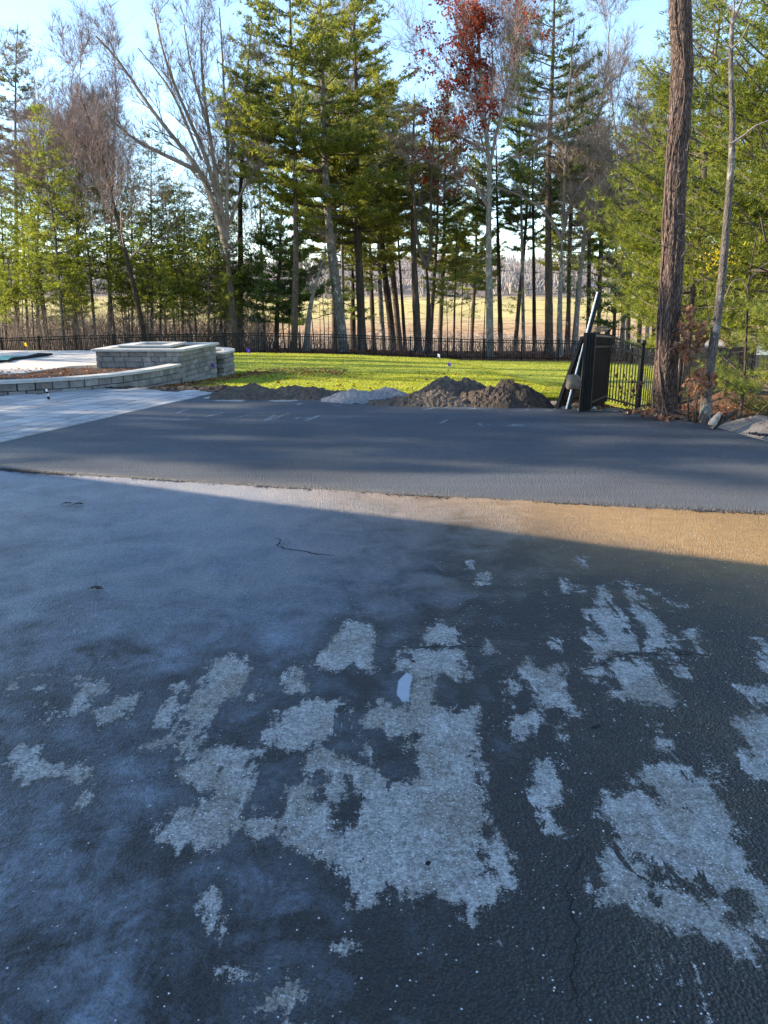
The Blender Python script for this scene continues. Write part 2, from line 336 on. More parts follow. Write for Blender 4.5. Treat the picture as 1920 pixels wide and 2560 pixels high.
# ------------------------------------------------------------------ old asphalt: wet, with dry patches
def R1(L): return [(x / 1.728, 1600 + y / 1.728) for x, y in L]
def R2(L): return [(960 + x / 1.728, 1600 + y / 1.728) for x, y in L]
def R3(L): return [(1100 + x / 2.023, 1350 + y / 2.023) for x, y in L]
def FF(L): return [(x * 1.1573, y * 1.1573) for x, y in L]
DRY = [
 R1([(1050,65),(905,90),(890,150),(875,210),(830,235),(800,300),(780,370),(745,420),(735,465),(800,480),(840,470),(860,440),(850,410),(890,370),(930,320),(960,280),(1020,240),(1060,190),(1090,130),(1060,100)]),
 R1([(1050,240),(1110,215),(1095,255),(1060,265)]), R1([(660,360),(700,320),(730,270),(760,240),(770,260),(735,330),(700,390),(665,390)]),
 R1([(750,200),(790,185),(800,205),(770,215)]),
 R1([(770,510),(860,470),(940,470),(1110,480),(1095,530),(1080,600),(1075,660),(1095,720),(1050,690),(1030,720),(1030,760),(1080,785),(1110,800),(1170,780),(1210,780),(1200,830),(1190,870),(1150,850),(1090,840),(1030,840),(1000,880),(880,910),(830,885),(740,890),(690,860),(680,810),(760,780),(750,720),(800,740),(880,730),(910,690),(905,650),(860,630),(790,600),(740,575),(850,520)]),
 R1([(1210,780),(1200,830),(1215,890),(1260,925),(1330,920),(1370,880),(1400,960),(1460,1010),(1510,1040),(1510,1090),(1560,1105),(1550,1140),(1600,1150),(1645,1140),(1665,1085),(1720,1090),(1750,1115),(1810,1110),(1880,1090),(1900,1120),(1990,1150),(2030,1190),(2040,1220),(2070,1180),(2130,1120),(2200,1080),(2190,1000),(2200,900),(2150,850),(2080,850),(2080,820),(2134,800),(2120,740),(2100,650),(2080,560),(2064,450),(2060,280),(1940,300),(1880,260),(1860,200),(1875,150),(1950,150),(2010,185),(2050,165),(2000,110),(2010,40),(1740,30),(1720,60),(1710,140),(1770,135),(1780,180),(1770,270),(1740,310),(1700,300),(1659,250),(1610,260),(1590,330),(1560,370),(1560,500),(1590,510),(1600,440),(1580,390),(1640,385),(1700,410),(1800,415),(1740,450),(1790,530),(1810,590),(1640,600),(1620,560),(1530,520),(1440,500),(1360,470),(1390,440),(1440,400),(1480,370),(1495,265),(1330,255),(1340,290),(1260,295),(1210,310),(1190,370),(1150,400),(1140,450),(1220,470),(1290,490),(1320,520),(1330,570),(1310,610),(1245,650),(1240,720)]),
 R1([(1820,-10),(1860,-60),(1960,-50),(2005,0),(2000,18),(1830,20)]),
 FF([(745,1340),(800,1345),(812,1370),(800,1450),(770,1430),(750,1440),(700,1455),(665,1440),(690,1410),(720,1375)]), FF([(640,1440),(665,1460),(650,1500),(615,1495),(620,1470)]),
 FF([(955,1330),(965,1330),(960,1360),(948,1360)]),
 R2([(440,0),(480,10),(480,60),(450,60)]), R2([(710,0),(750,0),(745,35),(715,30)]),
 R2([(610,70),(650,110),(700,130),(720,100),(770,100),(775,190),(800,260),(840,320),(820,330),(760,280),(720,260),(700,300),(665,290),(650,230),(640,180),(590,160),(580,130)]),
 R2([(520,180),(545,160),(590,210),(560,240),(530,220)]), R2([(540,380),(560,330),(620,310),(660,310),(675,340),(640,370),(630,410),(600,430),(550,410)]),
 R2([(760,360),(785,380),(780,420),(760,410)]), R2([(540,250),(570,260),(560,300),(545,290)]),
 R2([(640,510),(700,490),(750,510),(760,560),(775,620),(785,700),(740,710),(690,700),(640,680),(625,640),(640,600),(660,560)]),
 R2([(700,740),(720,770),(770,790),(800,830),(740,810),(680,860),(660,850),(680,790)]),
 R3([(800,230),(830,240),(870,330),(930,400),(990,490),(1030,560),(880,570),(840,620),(800,600),(770,540),(740,430),(800,470),(860,540),(800,430),(730,380),(720,350),(790,340),(790,300)]),
 R3([(840,630),(880,590),(1050,590),(1090,670),(1140,740),(1210,830),(1150,840),(1050,835),(1020,810),(900,800),(860,810),(830,780),(850,765),(930,760),(900,710),(870,690)]),
 R3([(910,190),(970,210),(1010,260),(1030,320),(1070,350),(1080,400),(1140,440),(1160,490),(1210,550),(1120,550),(1060,540),(1050,450),(1010,410),(970,350),(990,330),(940,290),(960,250),(900,210)]),
 R3([(1110,565),(1200,560),(1190,620),(1150,600)]), R3([(1230,455),(1300,455),(1330,500),(1310,540),(1340,570),(1300,580),(1290,520),(1250,500)]),
 R3([(1170,645),(1230,645),(1275,680),(1260,700),(1200,680)]), R3([(720,650),(820,630),(830,680),(780,690),(800,720),(830,720),(820,735),(790,720),(720,680)]),
 R3([(1150,300),(1240,335),(1200,350),(1160,325)]), R3([(1070,250),(1110,270),(1090,285)]), R3([(195,170),(240,165),(250,210),(240,235),(200,230)]), R3([(150,105),(175,105),(165,150),(145,145)]),
 R3([(510,235),(550,260),(550,280),(510,275)]), R3([(610,190),(640,230),(640,265),(620,250)]), R3([(700,80),(740,80),(740,150),(710,150)]), R3([(650,80),(690,120),(680,130)]), R3([(680,230),(720,230),(725,280),(700,260)]),
 R3([(1580,500),(1659,510),(1700,540),(1700,700),(1640,650),(1600,610),(1640,590),(1620,530)]), R3([(1500,740),(1560,740),(1600,730),(1700,740),(1700,830),(1600,830),(1550,790)]),
 R2([(1560,310),(1659,315),(1760,320),(1760,640),(1640,620),(1600,600),(1560,560),(1560,510),(1550,430),(1480,360),(1560,360)]),
 R2([(1120,365),(1180,375),(1220,410),(1240,460),(1180,460),(1170,430),(1210,430),(1170,390)]),
 R2([(1150,540),(1230,530),(1280,545),(1340,590),(1420,590),(1440,620),(1470,690),(1500,770),(1540,830),(1550,900),(1580,940),(1560,1010),(1659,1050),(1760,1060),(1760,1300),(1620,1290),(1610,1370),(1530,1390),(1450,1310),(1370,1270),(1320,1290),(1230,1240),(1150,1210),(1090,1160),(1140,1120),(1000,1110),(960,1130),(900,1110),(920,1080),(1000,1070),(940,1030),(950,970),(930,960),(960,900),(950,880),(970,850),(970,810),(940,800),(960,780),(900,730),(960,710),(950,660),(1060,660),(1180,680),(1210,700),(1200,650),(1110,620),(1080,590),(1130,560)]),
 R2([(1360,480),(1400,490),(1400,520),(1430,590),(1410,580),(1390,520)]),
 R1([(300,180),(370,150),(380,200),(440,170),(450,210),(380,260),(390,290),(320,320),(305,300),(340,260),(330,220)]), R1([(415,300),(480,270),(500,240),(590,230),(590,280),(540,330),(460,360),(415,340)]),
 R1([(50,470),(80,455),(155,465),(140,500),(110,540),(45,530)]), R1([(80,580),(110,540),(180,520),(220,540),(340,540),(375,570),(410,615),(330,620),(290,590),(220,600),(180,630),(100,625)]),
 R1([(340,650),(380,670),(380,700),(345,730),(340,700)]), R1([(850,1085),(910,1075),(950,1110),(960,1150),(940,1200),(945,1270),(925,1280),(910,1220),(890,1170),(860,1130)]),
 R1([(970,1430),(1040,1430),(1050,1460),(980,1465)]), R1([(1060,1560),(1150,1545),(1180,1500),(1280,1480),(1330,1500),(1350,1550),(1260,1590),(1180,1590),(1090,1620),(1060,1600)]),
 R1([(1200,1659),(1240,1635),(1300,1640),(1320,1700),(1200,1700)]), R1([(40,180),(80,150),(190,140),(190,155),(90,170),(60,210),(30,240)]),
 R1([(170,210),(210,190),(210,240),(220,300),(210,370),(190,370),(200,300)]), R1([(1430,1320),(1500,1295),(1520,1320),(1480,1350)]), R1([(620,460),(690,425),(680,450),(640,470)]),
]
HOLES = [R1(L) for L in ([(1510,640),(1550,680),(1560,800),(1500,840),(1440,820),(1400,760),(1410,720),(1460,700)], [(1370,580),(1420,590),(1430,630),(1390,640)], [(1480,590),(1520,610),(1500,650),(1470,620)], [(1380,650),(1410,680),(1400,720),(1375,690)])] + \
 [R2(L) for L in ([(400,890),(470,920),(460,960),(410,950)], [(430,960),(500,990),(480,1030),(430,1020)], [(1060,920),(1130,930),(1210,1000),(1260,1040),(1400,1100),(1380,1130),(1250,1080),(1160,1030),(1110,980)], [(1490,1070),(1580,1080),(1590,1200),(1540,1250),(1470,1230)])]
def sdf(PX, PYy, poly):
    """signed distance, positive inside; poly in metres"""
    P = np.asarray(poly); a = P; b = np.roll(P, -1, 0)
    d2 = np.full(PX.shape, 1e9); ins = np.zeros(PX.shape, bool)
    for (ax, ay), (bx, by) in zip(a, b):
        ex, ey = bx - ax, by - ay; wx, wy = PX - ax, PYy - ay
        t = np.clip((wx * ex + wy * ey) / (ex * ex + ey * ey + 1e-12), 0, 1)
        d2 = np.minimum(d2, (wx - ex * t) ** 2 + (wy - ey * t) ** 2)
        c = ((ay > PYy) != (by > PYy)) & (PX < (bx - ax) * (PYy - ay) / (by - ay + 1e-12) + ax); ins ^= c
    return np.where(ins, 1, -1) * np.sqrt(d2)
def sdf_set(PX, PYy, polys, margin=.35):
    out = np.full(PX.shape, -margin)
    for L in polys:
        g = np.array([G(*p) for p in L]); mn, mxx = g.min(0) - margin, g.max(0) + margin
        k = (PX > mn[0]) & (PX < mxx[0]) & (PYy > mn[1]) & (PYy < mxx[1])
        if k.any(): out[k] = np.maximum(out[k], sdf(PX[k], PYy[k], g))
    return out
ax_ = axis((-26, -6, 2), (-6, -3, .12), (-3, 3, .028), (3, 5, .12), (5, 27, 2)); ay_ = axis((-20, .6, 1.0), (.6, 1.0, .1), (1.0, 5.2, .028), (5.2, 8.6, .05))
AX, AYY = np.meshgrid(ax_, ay_)
dry = sdf_set(AX, AYY, DRY); hol = sdf_set(AX, AYY, HOLES); dry = np.minimum(dry, np.where(hol > -.34, -hol, 9))
pud = sdf_set(AX, AYY, [R2([(100,135),(122,150),(112,200),(108,265),(85,270),(55,230),(62,170)])])
def rbf(PX, PYy, pts, s=1.0):
    num = np.zeros(PX.shape); den = np.zeros(PX.shape) + 1e-9
    for x, y, v in pts:
        gxx, gyy = G(x * 1.1573, y * 1.1573); sc = s * (.10 + .11 * gyy)
        w = np.exp(-((PX - gxx) ** 2 + ((PYy - gyy) * .8) ** 2) / (2 * sc * sc)) + 1e-7 / (.1 + (PX - gxx) ** 2 + (PYy - gyy) ** 2)
        num += w * v; den += w
    return num / den
FILM_SKYTINT = [(50,1100,.8),(300,1150,.95),(600,1200,.8),(900,1180,.5),(100,1280,.75),(0,1220,.35),(60,1380,.75),(400,1350,.85),(170,1400,.4),(330,1500,.95),(280,1440,.45),(250,1600,1.),(350,1700,.95),(100,1550,.6),(50,1650,.6),(100,1800,.3),(260,1780,.85),(400,1780,.6),(420,1900,.3),(250,1860,.6),(60,1950,.25),(200,2050,.6),(320,2060,.45),(420,2150,.8),(480,2050,.8),(520,1960,.4),(600,1650,.65),(600,1560,.6),(500,1450,.4),(800,1600,.3),(700,1950,.25),(700,2100,.12),(900,2100,.1),(1100,1450,.3),(1100,1900,.1),(1400,2150,.05),(1200,1300,.3),(1400,1250,.12),(1500,1500,.05),(1600,1900,.05),(1200,1650,.25),(1000,1280,.4),(1300,1630,.3),(150,2200,.55),(20,2120,.7),(1600,1250,.1),(700,1350,.6),(750,1750,.35)]
BROWN = [(1600,1200,.55),(1600,1120,.75),(1300,1180,.35),(1100,1130,.35),(1450,1110,.5),(850,1085,.7),(1000,1080,.3),(700,1075,.5),(1100,1070,.3),(500,1060,.1),(200,1050,.0),(300,1150,0),(800,1180,.25),(1200,1250,.15),(1620,1400,.45),(1600,1600,.5),(1500,1400,.4),(1450,1700,.25),(1600,1800,.5),(1300,1400,.2),(1000,1400,.0),(600,1500,0),(400,1800,.12),(100,1850,.2),(800,2000,0),(1200,1900,.05),(1300,2100,.15),(900,1250,.2),(580,1115,.7)]
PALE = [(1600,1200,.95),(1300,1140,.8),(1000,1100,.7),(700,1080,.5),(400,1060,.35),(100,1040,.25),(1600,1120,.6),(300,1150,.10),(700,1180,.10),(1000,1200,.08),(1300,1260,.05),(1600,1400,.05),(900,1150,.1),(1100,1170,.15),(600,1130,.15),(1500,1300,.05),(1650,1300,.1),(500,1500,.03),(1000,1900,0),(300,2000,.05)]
film_skytint_v = rbf(AX, AYY, FILM_SKYTINT); brownv = rbf(AX, AYY, BROWN, 1.2); palev = rbf(AX, AYY, PALE, .8)
def mat_old_asphalt():
    m, nt, bs, out = new_mat('old_asphalt'); N = NT(nt); v = N.coord()
    g1 = N.voro(v, 95, 'F1'); g2 = N.noise(v, 42, 4, .65); g3 = N.noise(v, 170, 2, .5); big = N.noise(v, 2.6, 6, .62, .6); med = N.noise(v, 11, 6, .7, .3)
    rag = N.noise(v, 26, 5, .75)
    spk = N.new('ShaderNodeTexVoronoi'); N.link(v, spk.inputs['Vector']); spk.inputs['Scale'].default_value = 120
    spr = N.new('ShaderNodeSeparateColor'); N.link(spk.outputs['Color'], spr.inputs[0])
    clump = N.noise(v, 5.0, 4, .7)
    d = N.attr('dry'); film = N.attr('film'); fmot = N.noise(N.coord((1, .8, 1)), 4.2, 7, .72, 1.2); brown = N.attr('brown'); pale = N.attr('pale'); pud = N.attr('puddle')
    stk = N.noise(N.coord((1, .22, 1)), 13, 5, .7, .6); hole = N.noise(N.coord((1, .45, 1)), 7.5, 4, .65, .8)
    e = N.math('ADD', d, N.math('MULTIPLY', N.math('SUBTRACT', med, .5), .13))
    e = N.math('ADD', e, N.math('MULTIPLY', N.math('SUBTRACT', stk, .5), .20))
    e = N.math('SUBTRACT', e, N.mr(hole, .60, .70, 0, .12))
    worn = N.noise(N.coord((1, .16, 1)), 9.0, 6, .72, .5); zone = N.noise(v, 1.5, 2, .5)
    ws = N.math('SUBTRACT', N.math('MULTIPLY', N.math('SUBTRACT', worn, .645), .55), N.mr(N.math('ADD', N.math('MULTIPLY', film, .7), N.mr(zone, .42, .58, .12, 0)), .15, .6, 0, .14))
    ws = N.math('SUBTRACT', ws, N.mr(N.sepz(v, 1), 3.6, 4.6, 0, .2)); e = N.math('MAXIMUM', e, ws)
    e = N.math('ADD', e, N.math('MULTIPLY', N.math('SUBTRACT', rag, .5), .15))
    e = N.math('ADD', e, N.math('MULTIPLY', N.math('SUBTRACT', g3, .5), .09))
    dm = N.mr(e, -.008, .010)
    halo = N.mr(e, -.20, 0.0)
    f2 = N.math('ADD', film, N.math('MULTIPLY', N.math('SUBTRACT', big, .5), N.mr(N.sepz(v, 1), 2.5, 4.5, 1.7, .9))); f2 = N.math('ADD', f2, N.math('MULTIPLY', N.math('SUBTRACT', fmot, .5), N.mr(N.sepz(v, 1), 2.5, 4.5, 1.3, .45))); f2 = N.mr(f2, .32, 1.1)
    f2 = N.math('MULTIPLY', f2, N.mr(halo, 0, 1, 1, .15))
    wet = N.mix(f2, (.014, .018, .025), (.205, .29, .41))  # film end tinted blue: sky sheen painted into the base colour
    wet = N.mix(N.math('MULTIPLY', brown, N.mr(big, .35, .65)), wet, (.065, .045, .02))
    wet = N.mix(1.0, wet, N.ramp(g2, [(.32, .6), (.68, 1.4)]), 'MULTIPLY')
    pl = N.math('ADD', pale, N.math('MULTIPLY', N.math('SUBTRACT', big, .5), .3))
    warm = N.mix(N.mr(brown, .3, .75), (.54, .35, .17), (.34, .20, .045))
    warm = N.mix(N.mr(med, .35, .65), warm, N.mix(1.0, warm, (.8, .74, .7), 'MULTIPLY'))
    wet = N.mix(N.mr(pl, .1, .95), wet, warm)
    dryc = N.ramp(med, [(.32, (.30, .29, .275)), (.68, (.54, .515, .48))])
    dryc = N.mix(N.mr(big, .47, .60, 0, .85), dryc, (.30, .27, .225)); dryc = N.mix(N.mr(stk, .55, .68, 0, .55), dryc, (.62, .61, .60))
    dryc = N.mix(1.0, dryc, N.ramp(g2, [(.32, .62), (.68, 1.35)]), 'MULTIPLY')
    dryc = N.mix(1.0, dryc, N.ramp(g1, [(0, 1.3), (.75, .72)]), 'MULTIPLY')
    c = N.mix(dm, wet, dryc)
    # pale aggregate faces, with their white glints painted into the colour
    th = N.math('SUBTRACT', N.mr(dm, 0, 1, .997, .86), N.math('MULTIPLY', N.mr(clump, .52, .70), N.mr(film, .1, .5, .16, .012)))
    sp = N.math('MULTIPLY', N.math('GREATER_THAN', spr.outputs[0], th), N.mr(spk.outputs['Distance'], .25, .45, 1, 0))
    c = N.mix(sp, c, N.mix(spr.outputs[1], (.45, .46, .47), (1, 1, 1)))
    c = N.mix(N.math('GREATER_THAN', pud, 0.0), c, (.25, .27, .30))
    N.link(c, bs.inputs['Base Color'])
    N.link(N.mr(pud, 0, .004, 0, .3), bs.inputs['Metallic'])
    r = N.mix(f2, (.50,) * 3, (.33,) * 3); r = N.mix(dm, r, (.85,) * 3); r = N.mix(sp, r, (.35,) * 3); r = N.mix(N.mr(pl, .1, .7), r, (.75,) * 3)
    r = N.mix(N.mr(N.math('ADD', pud, N.math('MULTIPLY', N.math('SUBTRACT', rag, .5), .03)), -.004, .004), r, (.02,) * 3)
    N.link(r, bs.inputs['Roughness']); N.link(N.math('MAXIMUM', N.mr(f2, 0, 1, .35, .9), N.mr(pud, 0, .004)), bs.inputs['Specular IOR Level'])
    h = N.math('ADD', N.math('MULTIPLY', g1, -1.0), N.math('MULTIPLY', g2, 1.6)); h = N.math('ADD', h, N.math('MULTIPLY', med, 1.4))
    st = N.mix(N.mr(pud, -.006, .0), (1.0,) * 3, (.0,) * 3)
    N.link(N.bump(h, N.math('MULTIPLY', st, N.mr(f2, 0, 1, 1.0, .8)), .018), bs.inputs['Normal'])
    return m
und = .004 * np.sin(AX * 1.7 + .5) * np.cos(AYY * 1.1) + .003 * np.sin(AX * 4.1 + AYY * 3.3)
old = link('old_asphalt', grid_mesh('old_asphalt', AX, AYY, und, dict(dry=dry, film=film_skytint_v, brown=brownv, pale=palev, puddle=pud)), mat_old_asphalt(), kind='structure')

# ------------------------------------------------------------------ new asphalt slab
bx_, by_ = [-700, 0, 480, 960, 1440, 1920, 2600], [1136, 1176, 1205, 1234, 1260, 1284, 1318]
tx_, ty_ = [-700, -250, 0, 540, 556, 700, 850, 1000, 1200, 1450, 1560, 1660, 1770, 1850, 1920, 2100, 2600], [1145, 1132, 1112, 985, 989, 994, 1002, 1008, 1018, 1028, 1034, 1046, 1066, 1090, 1108, 1145, 1235]
ty_[0] = 1120; ty_[1] = 1119
us = np.linspace(-700, 2600, 480); nb = 50
seam = np.array([G(u, np.interp(u, bx_, by_)) for u in us]); topc = np.array([G(u, np.interp(u, tx_, ty_)) for u in us])
seam[:, 1] += .008 * np.array([mnoise.noise(Vector((x * 14, 3, 0))) + .6 * 1.1 * mnoise.noise(Vector((x * 60, 1, 0))) for x in seam[:, 0]])
topc[:, 1] += np.where(us > 560, .03, 0) * np.array([mnoise.noise(Vector((x * 5, 9, 0))) for x in topc[:, 0]])
tt = np.concatenate([[0, .002], np.linspace(.004, 1, nb)])
NX = seam[None, :, 0] * (1 - tt[:, None]) + topc[None, :, 0] * tt[:, None]; NY = seam[None, :, 1] * (1 - tt[:, None]) + topc[None, :, 1] * tt[:, None]
NZ = np.full(NX.shape, .024) + .003 * np.sin(NX * 2.1) * np.cos(NY * 1.3); NZ[0] = -.01; NZ[1] = .016
NX = np.vstack([NX, NX[-1]]); NY = np.vstack([NY, NY[-1] + .02]); NZ = np.vstack([NZ, np.full(NZ.shape[1], -.08)])
STROKES = [[(545,1008),(575,1005)],[(585,1010),(612,1006)],[(720,1008),(755,1012),(740,1016)],[(660,1056),(690,1040)],[(680,1052),(722,1037)],[(738,1052),(748,1046),(772,1050)],[(765,1056),(800,1042)],[(770,1012),(830,1014),(850,1020)],[(360,1026),(470,1026),(440,1038)],[(510,1046),(560,1034)],[(575,1050),(640,1038)],[(1055,1028),(1090,1022)],[(1110,1022),(1125,1020)],[(1145,1024),(1200,1025)],[(1085,1060),(1100,1062),(1120,1052)],[(1195,1062),(1205,1068),(1225,1066)],[(1265,1070),(1290,1064),(1330,1070)],[(1210,1032),(1260,1030)],[(1285,1032),(1320,1028)],[(1345,1030),(1380,1030)],[(1280,1068),(1310,1072)],[(400,1062),(470,1050)]]
def seg_dist(PX, PYy, strokes):
    out = np.full(PX.shape, 1.0)
    for L in strokes:
        g = [G(*p) for p in L]
        for (ax, ay), (bx, by) in zip(g[:-1], g[1:]):
            ex, ey = bx - ax, by - ay; wx, wy = PX - ax, PYy - ay
            t = np.clip((wx * ex + wy * ey) / (ex * ex + ey * ey), 0, 1)
            out = np.minimum(out, np.sqrt((wx - ex * t) ** 2 + (wy - ey * t) ** 2))
    return out
chalk = seg_dist(NX, NY, STROKES)
def mat_new_asphalt():
    m, nt, bs, out = new_mat('fresh_asphalt'); N = NT(nt); v = N.coord()
    g1 = N.voro(v, 80); g2 = N.noise(v, 60, 4, .7); sm = N.noise(N.coord((.35, 1, 1)), 1.1, 5, .6, .4); sc = N.noise(N.coord((.6, 1.6, 1)), 5, 6, .7, .5)
    c = N.ramp(g2, [(.34, (.014, .018, .025)), (.68, (.080, .088, .103))])
    c = N.mix(1.0, c, N.ramp(sm, [(.3, .7), (.7, 1.3)]), 'MULTIPLY')
    c = N.mix(N.mr(sc, .62, .75, 0, .30), c, (.16, .155, .15))
    Y = N.sepz(v, 1); c = N.mix(N.mr(Y, 6.0, 9.5, .30, 0), c, (.15, .135, .12))  # near part mixed warmer and lighter, partial sun painted into the colour
    ck = N.math('ADD', N.attr('chalk'), N.math('MULTIPLY', N.noise(v, 14, 5, .75), .09))
    c = N.mix(N.mr(ck, .035, .085, .7, 0), c, (.36, .40, .42))
    N.link(c, bs.inputs['Base Color']); bs.inputs['Roughness'].default_value = .62; bs.inputs['Specular IOR Level'].default_value = .4
    roll = N.noise(N.coord((.12, 3.0, 1)), 2.2, 4, .6); c = N.mix(1.0, c, N.ramp(roll, [(.35, .88), (.65, 1.12)]), 'MULTIPLY'); N.link(c, bs.inputs['Base Color'])
    N.link(N.bump(N.math('ADD', g2, N.math('MULTIPLY', g1, -.8)), .9, .016), bs.inputs['Normal']); return m
new = link('new_asphalt', grid_mesh('new_asphalt', NX, NY, NZ, dict(chalk=chalk)), mat_new_asphalt(), kind='structure')

# loose crumbs of mix along the joint are added with the small things
# cracks in the old asphalt: narrow recessed-looking fissures, each a strip just over the sheet
mcrack = simple('crack_tar', (.008, .008, .009), .9, .2, 20, .2)
def crack(L, w, seed):
    g = [Vector((*G(*p), 0)) for p in L]; pts = []; r = random.Random(seed)
    for a, b in zip(g[:-1], g[1:]):
        n = max(2, int((b - a).length / .03)); per = Vector((-(b - a).y, (b - a).x, 0)).normalized()
        for i in range(n): pts.append(a.lerp(b, i / n) + per * r.uniform(-.012, .012))
    pts.append(g[-1]); V = []; Fc = []
    for i, p in enumerate(pts):
        t = (pts[min(i + 1, len(pts) - 1)] - pts[max(i - 1, 0)]).normalized(); q = Vector((-t.y, t.x, 0)); ww = w * r.uniform(.3, 1.2) * (1 if 0 < i < len(pts) - 1 else .1)
        for s in (-1, 1):
            x, y = p.x + q.x * ww * s, p.y + q.y * ww * s
            V.append((x, y, .004 * math.sin(x * 1.7 + .5) * math.cos(y * 1.1) + .003 * math.sin(x * 4.1 + y * 3.3) + .0025))
    for i in range(len(pts) - 1): Fc.append((2 * i, 2 * i + 1, 2 * i + 3, 2 * i + 2))
    me = np_mesh('crack', np.array(V), np.array(Fc)); link('crack', me, mcrack, old)
crack(R3([(700,670),(760,655),(830,625),(880,585),(960,575),(1040,568),(1110,560),(1200,565),(1340,575)]), .004, 1)
crack(R3([(-360,530),(-200,548),(-90,545),(0,538),(120,542),(220,546)]), .003, 2)
crack(R2([(870,905),(850,950),(825,1000),(800,1080),(812,1160),(832,1250),(820,1330),(818,1420),(812,1500),(830,1580),(860,1660)]), .0022, 3)
crack(R2([(880,375),(910,372),(930,362)]), .006, 4)
crack(FF([(590,1162),(603,1166),(600,1178),(612,1186),(650,1190),(690,1198),(730,1202)]), .006, 5)
crack(R2([(1130,60),(1250,60),(1400,66)]), .004, 6)

# ------------------------------------------------------------------ pavers
P0 = Vector(G(0, 1112)); P1 = Vector(G(541, 985.5)); eu = (P1 - P0).normalized(); ev = Vector((-eu.y, eu.x))
paved = empty('paved_driveway', (0, 0, 0), kind='structure')
paved['label'] = 'blue grey concrete paver driveway at left edge of asphalt'
mpav = simple('concrete_paver', (.33, .32, .31), .75, .12, 5, .25, .003, .3, objrand=.2)
mbed = simple('joint_sand', (.014, .014, .015), .95, .2, 30, .3)
lw_curve = [(-12.5, 13.9), (-10, 13.9), (-8.5, 14.0), (-7.1, 14.3), (-6.2, 14.9), (-5.7, 15.5), (-5.38, 16.1), (-5.17, 16.8), (-5.02, 17.5), (-4.9, 18.3)]
def uv2w(u, v): q = P0 + eu * u + ev * v; return q.x, q.y
LU = (P1 - P0).length
def far_ok(u, v):
    x, y = uv2w(u, v)
    if y > 15.1: return False
    if x < -4.9:
        yc = lin(x, [p[0] for p in lw_curve], [p[1] for p in lw_curve])
        return y < yc - .18
    return True
base_pts = []
rects = []
for u in np.arange(-4.5, LU - .08, .22):
    rects.append((u, .11, .205, .205)); 
    rects.append((u + .11, .335, .205, .205))
rowv = .45; r = random.Random(3)
while rowv < 11:
    h = r.choice([.3, .3, .45]); u = -4.5 + r.uniform(0, .4)
    while u < 9:
        L = r.choice([.3, .45, .6, .75]); rects.append((u + L / 2, rowv + h / 2, L - .026, h - .026)); u += L
    rowv += h
rects = [q for q in rects if far_ok(q[0], q[1]) and uv2w(q[0], q[1])[0] > -13]
def vis(q):
    x, y = uv2w(q[0], q[1]); d = y * CP + H * SP; return abs(x) / d < .53
rects.sort(key=lambda q: (not vis(q), uv2w(q[0], q[1])[1]))
mb = bmesh.new(); box_into(mb, (0, 0, 0), (1, 1, 1)); pv_me = bm_mesh('paver', mb); pv_me.materials.append(mpav)
rzp = math.atan2(eu.y, eu.x)
for i, (u, v, L, W) in enumerate(rects[:300]):
    x, y = uv2w(u, v); o = link('paver', pv_me, None, paved); o.location = (x, y, .012 + r.uniform(-.0015, .0015)); o.rotation_euler = (r.uniform(-.004, .004), r.uniform(-.004, .004), rzp); o.scale = (L, W, .05)
bm = bmesh.new()
for (u, v, L, W) in rects[300:]:
    x, y = uv2w(u, v); box_into(bm, (0, 0, 0), (L, W, .05), Matrix.Translation((x, y, .012 + r.uniform(-.0015, .0015))) @ Matrix.Rotation(rzp, 4, 'Z'))
o = link('pavers', bm_mesh('pavers', bm), mpav, paved, 'stuff')
o = flat_poly('joint_bed', [uv2w(-4.5, 0.005), uv2w(LU, .005), (-3.3, 15.1), (-5.0, 15.25), (-5.9, 15.0), (-7.1, 14.1), (-13, 13.7), (-13, 6), uv2w(-4.5, 3)], .014, mbed, None); o.parent = paved
# cut concrete edge at the far end of the pavers
e0 = Vector(G(541, 985)); 
o = beam('concrete_edge', (e0.x + .02, e0.y - .9, .0), (e0.x + .35, e0.y + .25, -.0), .14, .07, M['cap'], None, bevel=.01); tag(o, 'short grey concrete edging at the far corner of the pavers', 'edging'); o.parent = None

# ------------------------------------------------------------------ block walls
blk = bmesh.new(); box_into(blk, (0, 0, 0), (1, 1, 1)); blk_me = bm_mesh('block', blk, bevel=.03); blk_me.materials.append(M['block'])
capb = bmesh.new(); box_into(capb, (0, 0, 0), (1, 1, 1)); cap_me = bm_mesh('cap_stone', capb, bevel=.02); cap_me.materials.append(M['cap'])
def wall_line(parent, a, b, z0, courses, ch, depth, rr, outward):
    """courses of blocks from a to b (2D); outward = side the face looks to"""
    a, b = Vector(a), Vector(b); d = b - a; L = d.length; d.normalize(); rz = math.atan2(d.y, d.x); n = Vector(outward).normalized()
    for c in range(courses):
        s = 0.0; s -= rr.uniform(0, .12)
        while s < L - .01:
            w = rr.choice([.2, .26, .32, .42]); e = min(s + w, L); s0 = max(s, 0)
            if L - e < .08: e = L
            if e - s0 > .02:
                m_ = a + d * ((s0 + e) / 2) - n * (depth / 2 - rr.uniform(-.004, .004))
                o = link('block', blk_me, None, parent); o.location = Vector((m_.x, m_.y, z0 + ch * (c + .5))) - parent.location; o.rotation_euler = (0, 0, rz); o.scale = (e - s0 - .009, depth, ch - .008)
            s = e
def caps_line(parent, a, b, z, w, t, rr, inset=0.0, seglen=.6):
    a, b = Vector(a), Vector(b); d = b - a; L = d.length; d.normalize(); rz = math.atan2(d.y, d.x); n = max(1, round(L / seglen))
    for i in range(n):
        m_ = a + d * (L * (i + .5) / n); o = link('cap_stone', cap_me, None, parent)
        o.location = Vector((m_.x, m_.y, z + t / 2)) - parent.location; o.rotation_euler = (0, 0, rz); o.scale = (L / n - .004, w, t)
rr = random.Random(11)
